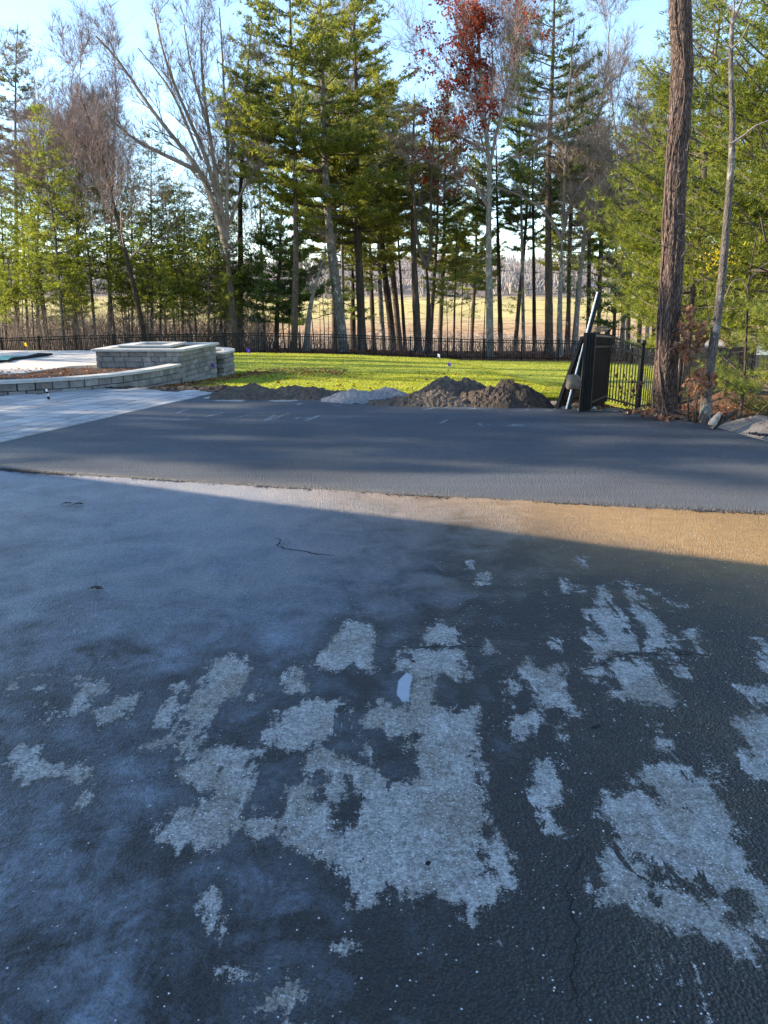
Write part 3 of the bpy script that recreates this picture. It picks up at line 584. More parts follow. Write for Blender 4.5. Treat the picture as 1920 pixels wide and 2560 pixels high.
planter = empty('raised_planter', (-5.8, 20, 0), label='tall square grey block planter with pale cap stones beside the pool patio', cat='planter')
A_, B_, C_, D_ = (-6.85, 18.6), (-4.83, 18.6), (-4.62, 21.6), (-6.85, 21.6)
wall_line(planter, A_, B_, -.572, 9, .1245, .2, rr, (0, -1))
wall_line(planter, (B_[0], B_[1] + .0), C_, -.572, 9, .1245, .2, rr, (1, 0))
wall_line(planter, (C_[0] - .2, C_[1]), (D_[0] + .2, D_[1]), -.074, 5, .1245, .2, rr, (0, 1))
wall_line(planter, (D_[0], D_[1]), (A_[0], A_[1] + .2), -.074, 5, .1245, .2, rr, (-1, 0))
cz = -.572 + 9 * .1245 + .001
caps_line(planter, (-6.93, 18.70), (-4.75, 18.70), cz, .30, .055, rr)
caps_line(planter, (-4.88, 18.86), (-4.68, 21.4), cz, .30, .055, rr)
caps_line(planter, (-4.54, 21.54), (-6.93, 21.54), cz, .30, .055, rr)
caps_line(planter, (-6.80, 21.38), (-6.80, 18.86), cz, .30, .055, rr)
o = link('soil', box_mesh('soil', (1.75, 2.6, .05)), M['soil'], planter); o.location = Vector((-5.75, 20.1, .38)) - planter.location
fp = empty('fire_pit', (-5.85, 20.0, .4), label='low square stone surround with open middle set inside the tall planter', cat='fire pit')
for (cx, cy, sx, sy) in ((0, -.75, 1.25, .28), (0, .75, 1.25, .28), (-.485, 0, .28, 1.21), (.485, 0, .28, 1.21)):
    o = link('cap_stone', cap_me, None, fp); o.location = (cx, cy, .235); o.scale = (sx, sy, .055)
for (cx, cy, sx, sy) in ((0, -.72, 1.15, .2), (0, .72, 1.15, .2), (-.47, 0, .2, 1.23), (.47, 0, .2, 1.23)):
    o = link('block', blk_me, None, fp); o.location = (cx, cy, .105); o.scale = (sx, sy, .2)

def curve_pts(C, step):
    P = [Vector(p) for p in C]; out = []
    for i in range(len(P) - 1):
        p0 = P[max(i - 1, 0)]; p1 = P[i]; p2 = P[i + 1]; p3 = P[min(i + 2, len(P) - 1)]
        for k in range(24):
            t = k / 24; out.append(.5 * ((2 * p1) + (p2 - p0) * t + (2 * p0 - 5 * p1 + 4 * p2 - p3) * t * t + (-p0 + 3 * p1 - 3 * p2 + p3) * t ** 3))
    out.append(P[-1]); L = [0]
    for a, b in zip(out[:-1], out[1:]): L.append(L[-1] + (b - a).length)
    n = max(2, round(L[-1] / step)); S = np.linspace(0, L[-1], n + 1)
    xs = np.interp(S, L, [p.x for p in out]); ys = np.interp(S, L, [p.y for p in out]); return [Vector((x, y)) for x, y in zip(xs, ys)]
def curved_wall(name, C, z0, courses, ch, depth, label, rr, capw=.32):
    root = empty(name, (C[0][0], C[0][1], 0), label=label, cat='garden wall')
    for c in range(courses):
        pts = curve_pts(C, .30); off = (c % 2) * .15
        for i in range(len(pts) - 1):
            a, b = pts[i], pts[i + 1]; d = (b - a); m_ = (a + b) / 2 + d.normalized() * off
            o = link('block', blk_me, None, root); o.location = Vector((m_.x, m_.y, z0 + ch * (c + .5))) - root.location; o.rotation_euler = (0, 0, math.atan2(d.y, d.x)); o.scale = (d.length - .008, depth + rr.uniform(-.012, .012), ch - .012)
    # cap stones follow the curve, each its own mesh
    pts = curve_pts(C, .12); z = z0 + courses * ch + .001; k = 5
    for s in range(0, len(pts) - 1, k):
        seg = pts[s:s + k + 1]
        if len(seg) < 2: continue
        V = []
        for i, p in enumerate(seg):
            j = s + i; t = (pts[min(j + 1, len(pts) - 1)] - pts[max(j - 1, 0)]).normalized(); n = Vector((-t.y, t.x))
            q = p
            if i == 0: q = p + t * .002
            if i == len(seg) - 1: q = p - t * .002
            for sd, zz in ((-1, 0), (1, 0), (1, .052), (-1, .052)): V.append((q.x + n.x * sd * capw / 2 - root.location.x, q.y + n.y * sd * capw / 2 - root.location.y, z + zz))
        Fc = []
        for i in range(len(seg) - 1):
            for e in range(4): Fc.append((4 * i + e, 4 * i + (e + 1) % 4, 4 * i + 4 + (e + 1) % 4, 4 * i + 4 + e))
        e = 4 * (len(seg) - 1); Fc += [(3, 2, 1, 0), (e, e + 1, e + 2, e + 3)]
        me = np_mesh('cap_stone', np.array(V), np.array(Fc)); link('cap_stone', me, M['cap'], root)
    return root
curved_wall('seat_wall', lw_curve, -.205, 3, .145, .24, 'long low curved block wall with pale cap in front of the mulch bed', rr)
rw_curve = [(-4.60, 21.65), (-4.52, 22.4), (-4.55, 23.1), (-4.8, 23.8), (-5.4, 24.35), (-6.4, 24.7), (-8.5, 24.9)]
curved_wall('planter_wall', rw_curve, -.612, 7, .128, .24, 'low rounded block wall curving behind the right end of the tall planter', rr)
# raised bed and patio
def patio_mat():
    m, nt, bs, out = new_mat('patio_slabs'); N = NT(nt); v = N.coord()
    br = N.new('ShaderNodeTexBrick'); N.link(v, br.inputs['Vector']); br.inputs['Scale'].default_value = 1.0; br.inputs['Brick Width'].default_value = .9; br.inputs['Row Height'].default_value = .6; br.inputs['Mortar Size'].default_value = .012
    br.inputs['Color1'].default_value = (.46, .40, .33, 1); br.inputs['Color2'].default_value = (.56, .49, .41, 1); br.inputs['Mortar'].default_value = (.28, .25, .22, 1)
    c = N.mix(1.0, br.outputs[0], N.ramp(N.noise(v, 3, 5, .65), [(.3, .82), (.7, 1.12)]), 'MULTIPLY'); N.link(c, bs.inputs['Base Color']); bs.inputs['Roughness'].default_value = .85; return m
def slab(name, pts, z0, z1, mat, kind='structure'):
    bm = bmesh.new(); vs = [bm.verts.new((x, y, z0)) for x, y in pts]; f = bm.faces.new(vs)
    ex = bmesh.ops.extrude_face_region(bm, geom=[f]); 
    for g in ex['geom']:
        if isinstance(g, bmesh.types.BMVert): g.co.z = z1
    return link(name, bm_mesh(name, bm), mat, kind=kind)
pe = [G(0, 934, .18), G(60, 931, .18), G(175, 915, .18), G(253, 911.5, .18)]
slab('patio', [(-45, 17.2), (-20, 16.5), (-10, 16.4)] + pe + [(-6.87, 18.9), (-6.87, 24.95), (-8.5, 25.1), (-14, 25.2), (-45, 25.4)], -.8, .18, patio_mat())
bed = slab('mulch_bed', [(-30, 14.2), (-8.5, 14.1), (-7.1, 14.4), (-6.2, 15.0), (-5.7, 15.6), (-5.38, 16.2), (-5.17, 16.9), (-5.02, 17.6), (-4.95, 18.7), (-7.0, 18.7), (-30, 18.5)], -.3, .15, M['soil'], 'structure')
slab('planting_bed', [(-4.62, 21.65), (-4.6, 23.0), (-4.85, 23.75), (-5.45, 24.25), (-6.4, 24.6), (-6.86, 24.7), (-6.86, 21.65)], -.3, .22, M['soil'])
pc = flat_poly('pool_cover', [G(-700, 893, .2), G(-200, 891, .2), G(0, 890.5, .2), G(74, 889.5, .2), G(118, 888.5, .2), G(60, 895.5, .2), G(0, 904, .2), G(-150, 925, .2), G(-500, 950, .2)], .205, M['pool'], None)
tag(pc, 'flat teal pool cover lying across the pale patio at far left', 'pool cover')
rope_pts = [(*G(130, 887.5, .2), .22), (*G(100, 890, .2), .23), (*G(62, 895.5, .2), .22), (*G(30, 899, .2), .22), (*G(20, 904.5, .2), .22), (*G(0, 905.5, .2), .22), (*G(-60, 910, .2), .22)]
V, Fc = tube_arrays([tuple(p) for p in rope_pts], [.03, .07, .035, .05, .03, .04, .03], 6); o = link('pool_cover_roll', np_mesh('pool_cover_roll', V, Fc, smooth=True), M['black_metal']); tag(o, 'dark rolled strap along the edge of the teal pool cover', 'strap')

# ------------------------------------------------------------------ lawn
def lawn_mat():
    m, nt, bs, out = new_mat('lawn'); N = NT(nt); v = N.coord()
    n = N.noise(v, .8, 5, .6); n2 = N.noise(N.coord((1, .5, 1)), 18, 5, .7); n3 = N.noise(v, 3.2, 5, .65)
    c = N.ramp(n, [(.3, (.17, .21, .03)), (.7, (.36, .38, .055))]); c = N.mix(1.0, c, N.ramp(n2, [(.3, .55), (.72, 1.4)]), 'MULTIPLY')
    c = N.mix(N.mr(n3, .56, .72, 0, .35), c, (.30, .25, .10))
    N.link(c, bs.inputs['Base Color']); bs.inputs['Roughness'].default_value = .85; bs.inputs['Specular IOR Level'].default_value = .12
    N.link(N.bump(n2, .9, .05), bs.inputs['Normal']); return m
ys = np.concatenate([np.arange(14.2, 20, .12), np.arange(20, 49.9, .35), [49.9]])
XLp = ([14.2, 15.0, 15.6, 16.0, 18.6, 21.6, 23.2, 24.2, 24.8, 25.3, 50], [1.5, -2.2, -3.9, -5.1, -4.75, -4.5, -4.42, -4.8, -6.0, -40, -40])
XRp = ([14.2, 15.0, 16.8, 19.5, 23, 28, 33, 38, 50], [3.7, 4.7, 6.2, 8.0, 10.1, 12.8, 15.8, 18.8, 19.2])
uu = np.linspace(0, 1, 150); yj = ys[:, None] + 0 * uu[None]
LX = np.interp(ys, *XLp)[:, None] * (1 - uu) + np.interp(ys, *XRp)[:, None] * uu
LX[0] = LX[1]
jit = np.array([[.10 * mnoise.noise(Vector((x * 2.2, 5, 0))) + .05 * mnoise.noise(Vector((x * 8, 5, 0))) for x in LX[1]]])
yj[0] += jit[0]; yj[1] += jit[0] * .5
LZ = T(LX, yj) + .035; LZ[0] -= .06
lawn = link('lawn', grid_mesh('lawn', LX, yj, LZ), lawn_mat(), kind='structure')
# blades of grass
n = 110000; u = RNG.random(n) ** 1.7; by = 14.15 + u * 35.6; bx = np.interp(by, *XLp) + RNG.random(n) * (np.interp(by, *XRp) - np.interp(by, *XLp))
k = (np.abs(bx) / (by) < .62); bx, by = bx[k], by[k]; n = len(bx); bz = T(bx, by) + .03
hh = RNG.uniform(.02, .045, n) * (.8 + by / 80); th = RNG.uniform(0, np.pi, n); w = .005 + by * .0004
sx, sy = np.cos(th) * w, np.sin(th) * w; lean = RNG.normal(0, .35, (n, 2)) * hh[:, None]
V = np.stack([np.stack([bx - sx, by - sy, bz], 1), np.stack([bx + sx, by + sy, bz], 1), np.stack([bx + lean[:, 0], by + lean[:, 1], bz + hh], 1)], 1).reshape(-1, 3)
tone = np.repeat(RNG.random(n), 3)
link('grass', np_mesh('grass', V, np.arange(3 * n).reshape(-1, 3), dict(tone=tone)), M['grass'], kind='stuff')['label'] = 'short yellow green grass blades of the sunlit lawn'

# ------------------------------------------------------------------ fallen leaves
def leaf_field(name, X, Y, Z, size, mat, label, parent=None):
    n = len(X); th = RNG.uniform(0, 2 * np.pi, n); tl = RNG.normal(0, .45, n); a = np.stack([np.cos(th), np.sin(th), tl * .5], 1); b = np.stack([-np.sin(th), np.cos(th), RNG.normal(0, .4, n)], 1)
    s = (RNG.uniform(.6, 1.2, n) * size)[:, None]; c = np.stack([X, Y, Z + .02 + np.abs(RNG.normal(0, .012, n))], 1)
    bend = np.array([0, 0, 1.0])[None] * s * RNG.uniform(.1, .4, (n, 1))
    V = np.stack([c - a * s, c - b * s * .55 + bend, c + a * s, c + b * s * .55 + bend], 1).reshape(-1, 3)
    i = np.arange(n)[:, None] * 4
    Fc = np.concatenate([i + np.array([[0, 1, 2]]), i + np.array([[0, 2, 3]])], 0)
    o = link(name, np_mesh(name, V, Fc, dict(tone=np.repeat(RNG.random(n), 4))), mat, kind='stuff'); o['label'] = label; return o
n = 1300; u = RNG.random(n); ly = 14.6 + u ** 1.3 * 34; lx = np.interp(ly, *XLp) + RNG.random(n) * (np.interp(ly, *XRp) - np.interp(ly, *XLp))
n2 = 1100; t = RNG.random(n2); lx2 = np.interp(t, [0, .35, .7, 1], [-7.5, -5.2, -4.6, -4.0]) + np.abs(RNG.normal(0, .35, n2)); ly2 = np.interp(t, [0, .35, .7, 1], [14.0, 15.8, 18.6, 24.5]) - RNG.uniform(0, .3, n2)
n3 = 600; lx3 = RNG.uniform(-4.3, -1.2, n3); ly3 = RNG.normal(24.5, 1.6, n3)
X = np.concatenate([lx, lx2, lx3]); Y = np.concatenate([ly, ly2, ly3]); leaf_field('fallen_leaves', X, Y, T(X, Y) + .03, .05, M['litter'], 'scattered dry brown oak leaves on the lawn and along the block wall')
n = 9000; X = RNG.uniform(-32, 24, n); Y = 50.4 + RNG.random(n) ** 1.3 * 26; leaf_field('leaf_litter', X, Y, T(X, Y), .16, M['litter'], 'rust brown carpet of fallen leaves under the trees behind the fence')
n = 4200; X = RNG.uniform(3.3, 9, n); Y = 9.8 + RNG.random(n) * 7; k = (X > 3.35 + .0 * Y) & (Y > np.interp(X, [3, 4.1, 4.9, 5.6, 9], [12.3, 11.5, 10.3, 9.7, 8.8])) & ((X > np.interp(Y, *XRp) + .0) | (Y < 14.2)); X, Y = X[k], Y[k]
leaf_field('leaf_litter', X, Y, T(X, Y) + .01, .05, M['litter'], 'brown oak leaves heaped at the foot of the near trees')
n = 420; X = RNG.uniform(-10, -5.4, n); Y = RNG.uniform(15.2, 18.3, n); k = Y > np.interp(X, [p[0] for p in lw_curve], [p[1] for p in lw_curve]) + .2; leaf_field('leaf_litter', X[k], Y[k], X[k] * 0 + .15, .05, M['litter'], 'dry leaves and bark chips in the bed behind the low curved wall')

# ------------------------------------------------------------------ soil piles and gravel
def pile(name, cx, cy, rx, ry, h, mat, label, seed, rough=.05, res=64, peaks=((0, 0, 1),), fine=18.0, z0=-.02, cat='soil pile'):
    g = np.linspace(-1, 1, res); U, W = np.meshgrid(g, g); R = np.sqrt(U ** 2 + W ** 2)
    Hh = np.zeros(U.shape)
    for (pu, pw, ps) in peaks: Hh = np.maximum(Hh, ps * np.clip(1 - np.sqrt((U - pu) ** 2 + (W - pw) ** 2) / (1.0 - .3 * math.hypot(pu, pw)), 0, 1) ** .8)
    X = cx + U * rx; Y = cy + W * ry
    nz = np.array([mnoise.fractal(Vector((x * 2.6 + seed, y * 2.6, seed)), .8, 2.2, 4) for x, y in zip(X.ravel(), Y.ravel())]).reshape(U.shape)
    nf = np.array([mnoise.noise(Vector((x * fine + seed, y * fine, seed))) + .6 * mnoise.noise(Vector((x * fine * 2.3, y * fine * 2.3, seed))) for x, y in zip(X.ravel(), Y.ravel())]).reshape(U.shape)
    m_ = np.clip(Hh * 4, 0, 1); Z = z0 + h * Hh + m_ * (nz * h * .20 + nf * rough) ; Z = np.where(Hh <= 0, -.12, Z)
    o = link(name, grid_mesh(name, X, Y, Z, smooth=False), mat); tag(o, label, cat, None); return o
m_dirt = simple('dark_topsoil', (.078, .06, .047), .95, .4, 12, 1, .03, .1)
m_dirt2 = simple('brown_topsoil', (.12, .095, .075), .95, .4, 12, 1, .03, .1)
m_grav = simple('stone_dust', (.21, .205, .205), .95, .3, 25, .8, .015, .15)
m_sand = simple('pale_grit', (.33, .30, .26), .95, .25, 25, .8, .01, .15)
gp = 'heaps of excavated soil along the far asphalt edge'
def gx_(px, Y): return (px - 960) / F * (Y * CP + H * SP)
pile('soil_pile', gx_(1268, 13.0), 13.0, .80, .62, .46, m_dirt, 'right hand dark soil heap with bumpy crown beside the black fence panels', 3, .035, 84, ((0, 0, 1), (-.35, 0, .8)), 15)['group'] = gp
pile('soil_pile', gx_(1120, 13.9), 13.9, .80, .5, .41, m_dirt2, 'rear soil heap with clods on top seen against the lawn', 9, .04, 84, ((0, 0, 1), (.35, 0, .9)), 13)['group'] = gp
pile('soil_pile', gx_(1070, 12.95), 12.95, 1.0, .42, .28, m_dirt2, 'low front soil heap sloping onto the asphalt edge', 14, .03, 84, ((.15, 0, 1), (-.3, 0, .7)), 18)['group'] = gp
pile('soil_pile', gx_(705, 13.9), 13.9, 1.25, .5, .31, m_dirt2, 'long low brown soil heap at the lawn edge near the pavers', 21, .03, 84, ((-.4, 0, .9), (.2, 0, .8), (.6, .1, .6)), 16)['group'] = gp
pile('gravel_pile', gx_(925, 13.4), 13.4, .85, .42, .27, m_grav, 'grey stone dust heap with soft lumps between the soil heaps', 33, .014, 84, ((-.35, 0, .95), (.3, .1, 1), (0, -.3, .7)), 9, cat='gravel pile')
pile('soil_pile', gx_(460, 15.6), 15.45, 1.5, .16, .10, m_dirt, 'thin ridge of dark clods along the lawn edge behind the pavers', 43, .03, 84, ((-.6, 0, .9), (0, 0, .9), (.6, 0, 1)), 12)['group'] = gp
pile('grit_strip', gx_(640, 13.4), 13.45, 1.15, .42, .03, m_sand, 'pale grit strip between the asphalt and the brown soil', 51, .004, 60, ((-.4, 0, 1), (.4, 0, 1)), 20, z0=.0, cat='grit')
# clods around the heaps
n = 700; X = RNG.uniform(-2.8, 3.1, n); Y = 12.75 + RNG.random(n) * 1.6; 
def pebble_field(name, X, Y, Z, s, mat, label):
    n = len(X); base = np.array([[1, 0, 0], [-1, 0, 0], [0, 1, 0], [0, -1, 0], [0, 0, 1], [0, 0, -1]], float)
    f = np.array([[0, 2, 4], [2, 1, 4], [1, 3, 4], [3, 0, 4], [2, 0, 5], [1, 2, 5], [3, 1, 5], [0, 3, 5]])
    S = s[:, None, None] * RNG.uniform(.6, 1.3, (n, 6, 1)); th = RNG.uniform(0, 6.28, n); c, sn = np.cos(th)[:, None], np.sin(th)[:, None]
    B = base[None] * S; Bx = B[..., 0] * c - B[..., 1] * sn; By = B[..., 0] * sn + B[..., 1] * c
    V = np.stack([Bx + X[:, None], By + Y[:, None], B[..., 2] * .7 + (Z + s * .3)[:, None]], 2).reshape(-1, 3)
    Fc = (np.arange(n)[:, None, None] * 6 + f[None]).reshape(-1, 3)
    o = link(name, np_mesh(name, V, Fc), mat, kind='stuff'); o['label'] = label; return o
pebble_field('soil_clods', X, Y, T(X, Y), RNG.uniform(.008, .035, n), m_dirt, 'loose dark clods strewn round the soil heaps')
n = 260; X = RNG.normal(gx_(1425, 12.3), .22, n); Y = 12.25 + np.abs(RNG.normal(0, .22, n)); pebble_field('gravel', X, Y, T(X, Y) + .02, RNG.uniform(.015, .045, n), M['stone_pale'], 'pale rounded gravel at the foot of the leaning fence panel')
n = 900; X = RNG.uniform(-2.9, 3, 900); Y = 12.6 + RNG.random(900) * .25; pebble_field('grit', X, Y, T(X, Y) + .03, RNG.uniform(.004, .014, n), m_sand, 'pale grit along the far asphalt edge')
def rock(name, loc, s, mat, label, seed, cat='rock', sub=3, lump=.25, parent=None):
    bm = bmesh.new(); bmesh.ops.create_icosphere(bm, subdivisions=sub, radius=1)
    for v in bm.verts:
        nn = mnoise.fractal(v.co * 1.1 + Vector((seed, 0, 0)), .9, 2.1, 4); v.co = Vector((v.co.x * s[0], v.co.y * s[1], v.co.z * s[2])) * (1 + lump * nn)
    o = link(name, bm_mesh(name, bm, smooth=True), mat, parent); o.location = loc
    if label: tag(o, label, cat)
    return o
rock('stone', (*G(1357, 1016), .02), (.085, .06, .05), M['stone_pink'], 'rounded orange pink stone at the right foot of the dark soil heap', 2, 'stone')
rock('stone', (*G(1566, 1036), .0), (.06, .05, .035), M['white_paint'], 'small white stone at the asphalt edge left of the big trunk', 5, 'stone')
rock('stone', (*G(1530, 1028), -.02), (.20, .10, .07), M['rock'], 'flat brown stone half buried beside the fence panel stack', 8, 'stone')
rock('stone', (*G(1480, 1022), .0), (.07, .05, .04), M['stone_pale'], 'pale grey stone just right of the near panel post', 12, 'stone')

# ------------------------------------------------------------------ fences
pk_me = box_mesh('picket', (.017, .017, 1.0)); pk_me.materials.append(M['black_metal'])
pk_th = box_mesh('picket', (.028, .02, 1.0)); pk_th.materials.append(M['black_metal'])
def fence(name, pts, label, topz=None, hgt=1.22, cap=False, near=True, spacing=.115, limit=300, pk=pk_me, post=.065, cy=.032, cat='fence', posts=True):
    """pts: post positions (x, y, ztop)"""
    root = empty(name, (pts[0][0], pts[0][1], pts[0][2] - hgt), label=label, cat=cat)
    O = root.location; picks = []
    for i, p in enumerate(pts):
        if posts:
            me = box_mesh('post', (post, post, hgt + .2), bevel=.004); o = link('post', me, M['black_metal'], root); o.location = Vector((p[0], p[1], p[2] - hgt / 2 - .04)) - O
            cpm = bmesh.new()
            if cap == 'ball' and i == 1: bmesh.ops.create_uvsphere(cpm, u_segments=12, v_segments=8, radius=.055)
            else: box_into(cpm, (0, 0, 0), (post + .02, post + .02, .03))
            o2 = link('post_cap', bm_mesh('post_cap', cpm, smooth=(cap == 'ball' and i == 1)), M['black_metal'], o); o2.location = (0, 0, (hgt + .2) / 2 + (.05 if (cap == 'ball' and i == 1) else .015))
        if i == len(pts) - 1: break
        q = pts[i + 1]; a = Vector(p); b = Vector(q)
        for dz, nm in ((0.0, 'rail'), (-.16, 'rail'), (-hgt + .12, 'rail')):
            beam('rail', a + Vector((0, 0, dz)), b + Vector((0, 0, dz)), cy, cy, M['black_metal'], root)
        L = math.hypot(b.x - a.x, b.y - a.y); n = max(1, int(L / spacing)); ang = math.atan2(b.y - a.y, b.x - a.x)
        for k in range(1, n):
            c = a.lerp(b, k / n); picks.append((c, ang))
    picks.sort(key=lambda q: abs(q[0].x - (gx_(1000, q[0].y) if near else -3)) / max(1, q[0].y))
    for c, ang in picks[:limit]:
        o = link('picket', pk, None, root); o.location = c + Vector((0, 0, -(hgt - .06) / 2 - .0)) - O; o.rotation_euler = (0, 0, ang); o.scale = (1, 1, hgt - .06)
    if len(picks) > limit:
        bm = bmesh.new()
        for c, ang in picks[limit:]: box_into(bm, c + Vector((0, 0, -(hgt - .06) / 2)) - O, (.02, .02, hgt - .06))
        link('pickets', bm_mesh('pickets', bm), M['black_metal'], root, 'stuff')
    return root
far_pts = []
x = -29.0
while x < 17.3:
    far_pts.append((x, 50.0, Tz(x, 50.0) + 1.24)); x += 2.36
far_pts.append((17.6, 47.5, Tz(17.6, 47.5) + 1.24))
fence('metal_fence', far_pts, 'long black metal picket fence along the far edge of the lawn', pk=pk_th, near=True, cy=.045, post=.09)
rf = [(3.97, 14.0), (4.95, 15.0), (6.4, 16.8), (8.1, 19.4), (9.7, 22.0), (11.2, 24.4), (12.7, 27), (14.2, 30), (15.8, 33.5), (17.2, 38), (17.5, 43), (17.6, 47.5)]
fence('metal_fence', [(x, y, Tz(x, y) + (1.28 if y < 16 else 1.24)) for x, y in rf], 'black picket fence running downhill from the panel stack past the big trunk', cap='ball', near=False)
# stack of spare panels standing on edge
def panel(name, a, b, h, lean, label, group, z0, tone=None):
    """a free-standing picket panel from a to b, top shifted by lean (x, y)"""
    root = empty(name, (a[0], a[1], z0), label=label, cat='fence panel', group=group); O = root.location
    A = Vector((a[0], a[1], z0)); B = Vector((b[0], b[1], z0 - .10)); up = Vector((lean[0], lean[1], h)); d = (B - A)
    for s, nm in ((.96, 'rail'), (.82, 'rail'), (.10, 'rail')):
        beam('rail', A + up * s, B + up * s, .032, .03, M['tan_board'] if s == .96 else M['black_metal'], root)
    n = int(d.length / .075)
    for k in range(n + 1):
        c = A + d * (k / n); beam('picket' if 0 < k < n else 'stile', c + up * .01, c + up * (.99 if k else 1.0), .018 if 0 < k < n else .05, .018 if 0 < k < n else .05, M['black_metal'], root, up=(d.x, d.y, 0.01))
    return root
gpn = 'spare black fence panels stacked at the asphalt edge'
for i in range(4):
    dx = i * .055
    panel('fence_panel', (3.08 + dx, 12.05 + .04 * i), (3.95 + dx * .6, 13.95 + .04 * i), 1.21, (.0, 0), ['nearest upright black panel of the stack, its end facing the asphalt', 'second upright black panel in the tight stack', 'third upright black panel in the tight stack', 'rearmost upright black panel of the stack, next to the fence'][i], gpn, .02)
panel('fence_panel', (2.76, 12.35), (3.50, 14.0), 1.13, (.36, .06), 'black fence panel leaning to the right against the upright stack', gpn, .02)
panel('fence_panel', (2.83, 12.45), (3.58, 14.1), 1.13, (.34, .06), 'second leaning black panel close behind the first', gpn, .02)
gl = beam('end_trim', (3.045, 12.03, .02), (3.075, 12.04, 1.22), .012, .012, M['tan_board'], None); tag(gl, 'thin tan edge strip on the near end of the upright panel stack', 'trim')
# black post, sun glare painted as a white strip, leaning over the stack
pb, pt = Vector(AY(1416, 1022, 12.0)), Vector(AY(1494, 730, 12.35)); pr = empty('leaning_post', pb, label='long black post with sun glare painted on its left side leaning over the fence panels', cat='post')
beam('shaft', pb + Vector((.030, 0, 0)), pt + Vector((.030, 0, 0)), .055, .06, M['black_metal'], pr, up=(1, 0, 0), bevel=.004)
beam('painted_glare', pb - Vector((.008, .022, 0)), pt - Vector((.008, .022, 0)), .018, .020, M['white_paint'], pr, up=(1, 0, 0), bevel=.003)
c = AY(1434, 955, 11.9)
bm = bmesh.new(); bmesh.ops.create_icosphere(bm, subdivisions=4, radius=1)
for v in bm.verts:
    q = v.co.copy(); k_ = (abs(q.x) ** 4 + abs(q.y) ** 4 + abs(q.z) ** 4) ** -.25; v.co = Vector((q.x * k_ * .10, q.y * k_ * .09, q.z * k_ * .11)); v.co += v.co.normalized() * .022 * mnoise.fractal(v.co * 9 + Vector((3, 0, 0)), .8, 2.1, 4) + Vector((.12 * v.co.z, 0, -.1 * v.co.x))
o = link('stone', bm_mesh('stone', bm, smooth=True), M['rock']); o.location = c; tag(o, 'brown block shaped stone wedged on the leaning black post', 'stone')
for i in range(4):
    z = 1.235 + i * .024; a = Vector(AY(1480 + 3 * (i % 2), 830, 12.3)); b = Vector(AY(1514, 830, 13.1)); a.z = z; b.z = z - .02
    if i == 0: st = empty('spare_rails', (a.x, a.y, z), label='small pile of brown metal rails lying on top of the upright panels', cat='rails')
    beam('rail', a, b, .06, .018, M['tan_board'], st)

# ------------------------------------------------------------------ trees
def unit(v): return v / (np.linalg.norm(v, axis=-1, keepdims=True) + 1e-9)
def tuft_mesh(name, P, D, L, W, k, spread, rng):
    """k thin needles per tuft"""
    n = len(P); P = np.repeat(P, k, 0); D = np.repeat(D, k, 0); d = unit(D + rng.normal(0, spread, (n * k, 3)))
    sd = unit(np.cross(d, rng.normal(0, 1, (n * k, 3)))) * W * rng.uniform(.6, 1.2, (n * k, 1)); ln = L * rng.uniform(.6, 1.15, (n * k, 1))
    V = np.stack([P - sd * .5, P + sd * .5, P + d * ln], 1).reshape(-1, 3)
    tone = np.repeat(np.clip(np.repeat(rng.random(n), k) * .8 + rng.random(n * k) * .2, 0, 1), 3)
    return np_mesh(name, V, np.arange(3 * n * k).reshape(-1, 3), dict(tone=tone))
def trunk_path(px, Y, zb=None, extra=0.0):
    P = [np.array(AY(x, y, Y)) for x, y in px]
    b = P[0].copy(); b[2] = Tz(b[0], Y) - .15; P[0] = b
    return np.array(P)
def resample(P, step):
    s = np.concatenate([[0], np.cumsum(np.linalg.norm(np.diff(P, axis=0), axis=1))]); n = max(4, int(s[-1] / step)); S = np.linspace(0, s[-1], n)
    Q = np.stack([np.interp(S, s, P[:, i]) for i in range(3)], 1)
    for _ in range(2): Q[1:-1] = (Q[:-2] + 2 * Q[1:-1] + Q[2:]) / 4
    return Q
YK = {102: 1.10, 103: 1.05, 104: 1.22, 105: 1.32, 107: 1.25, 108: 1.12, 109: 1.3, 110: 1.2, 111: 1.12, 112: 1.25, 113: 1.3, 114: 1.15, 116: 1.1, 117: 1.2, 118: 1.05, 119: 1.3, 120: 1.1, 201: 1.06, 202: 1.12, 203: 1.18, 204: 1.1, 205: 1.03, 206: 1.0, 207: 1.1, 208: 1.1}   # extra distance of single trees
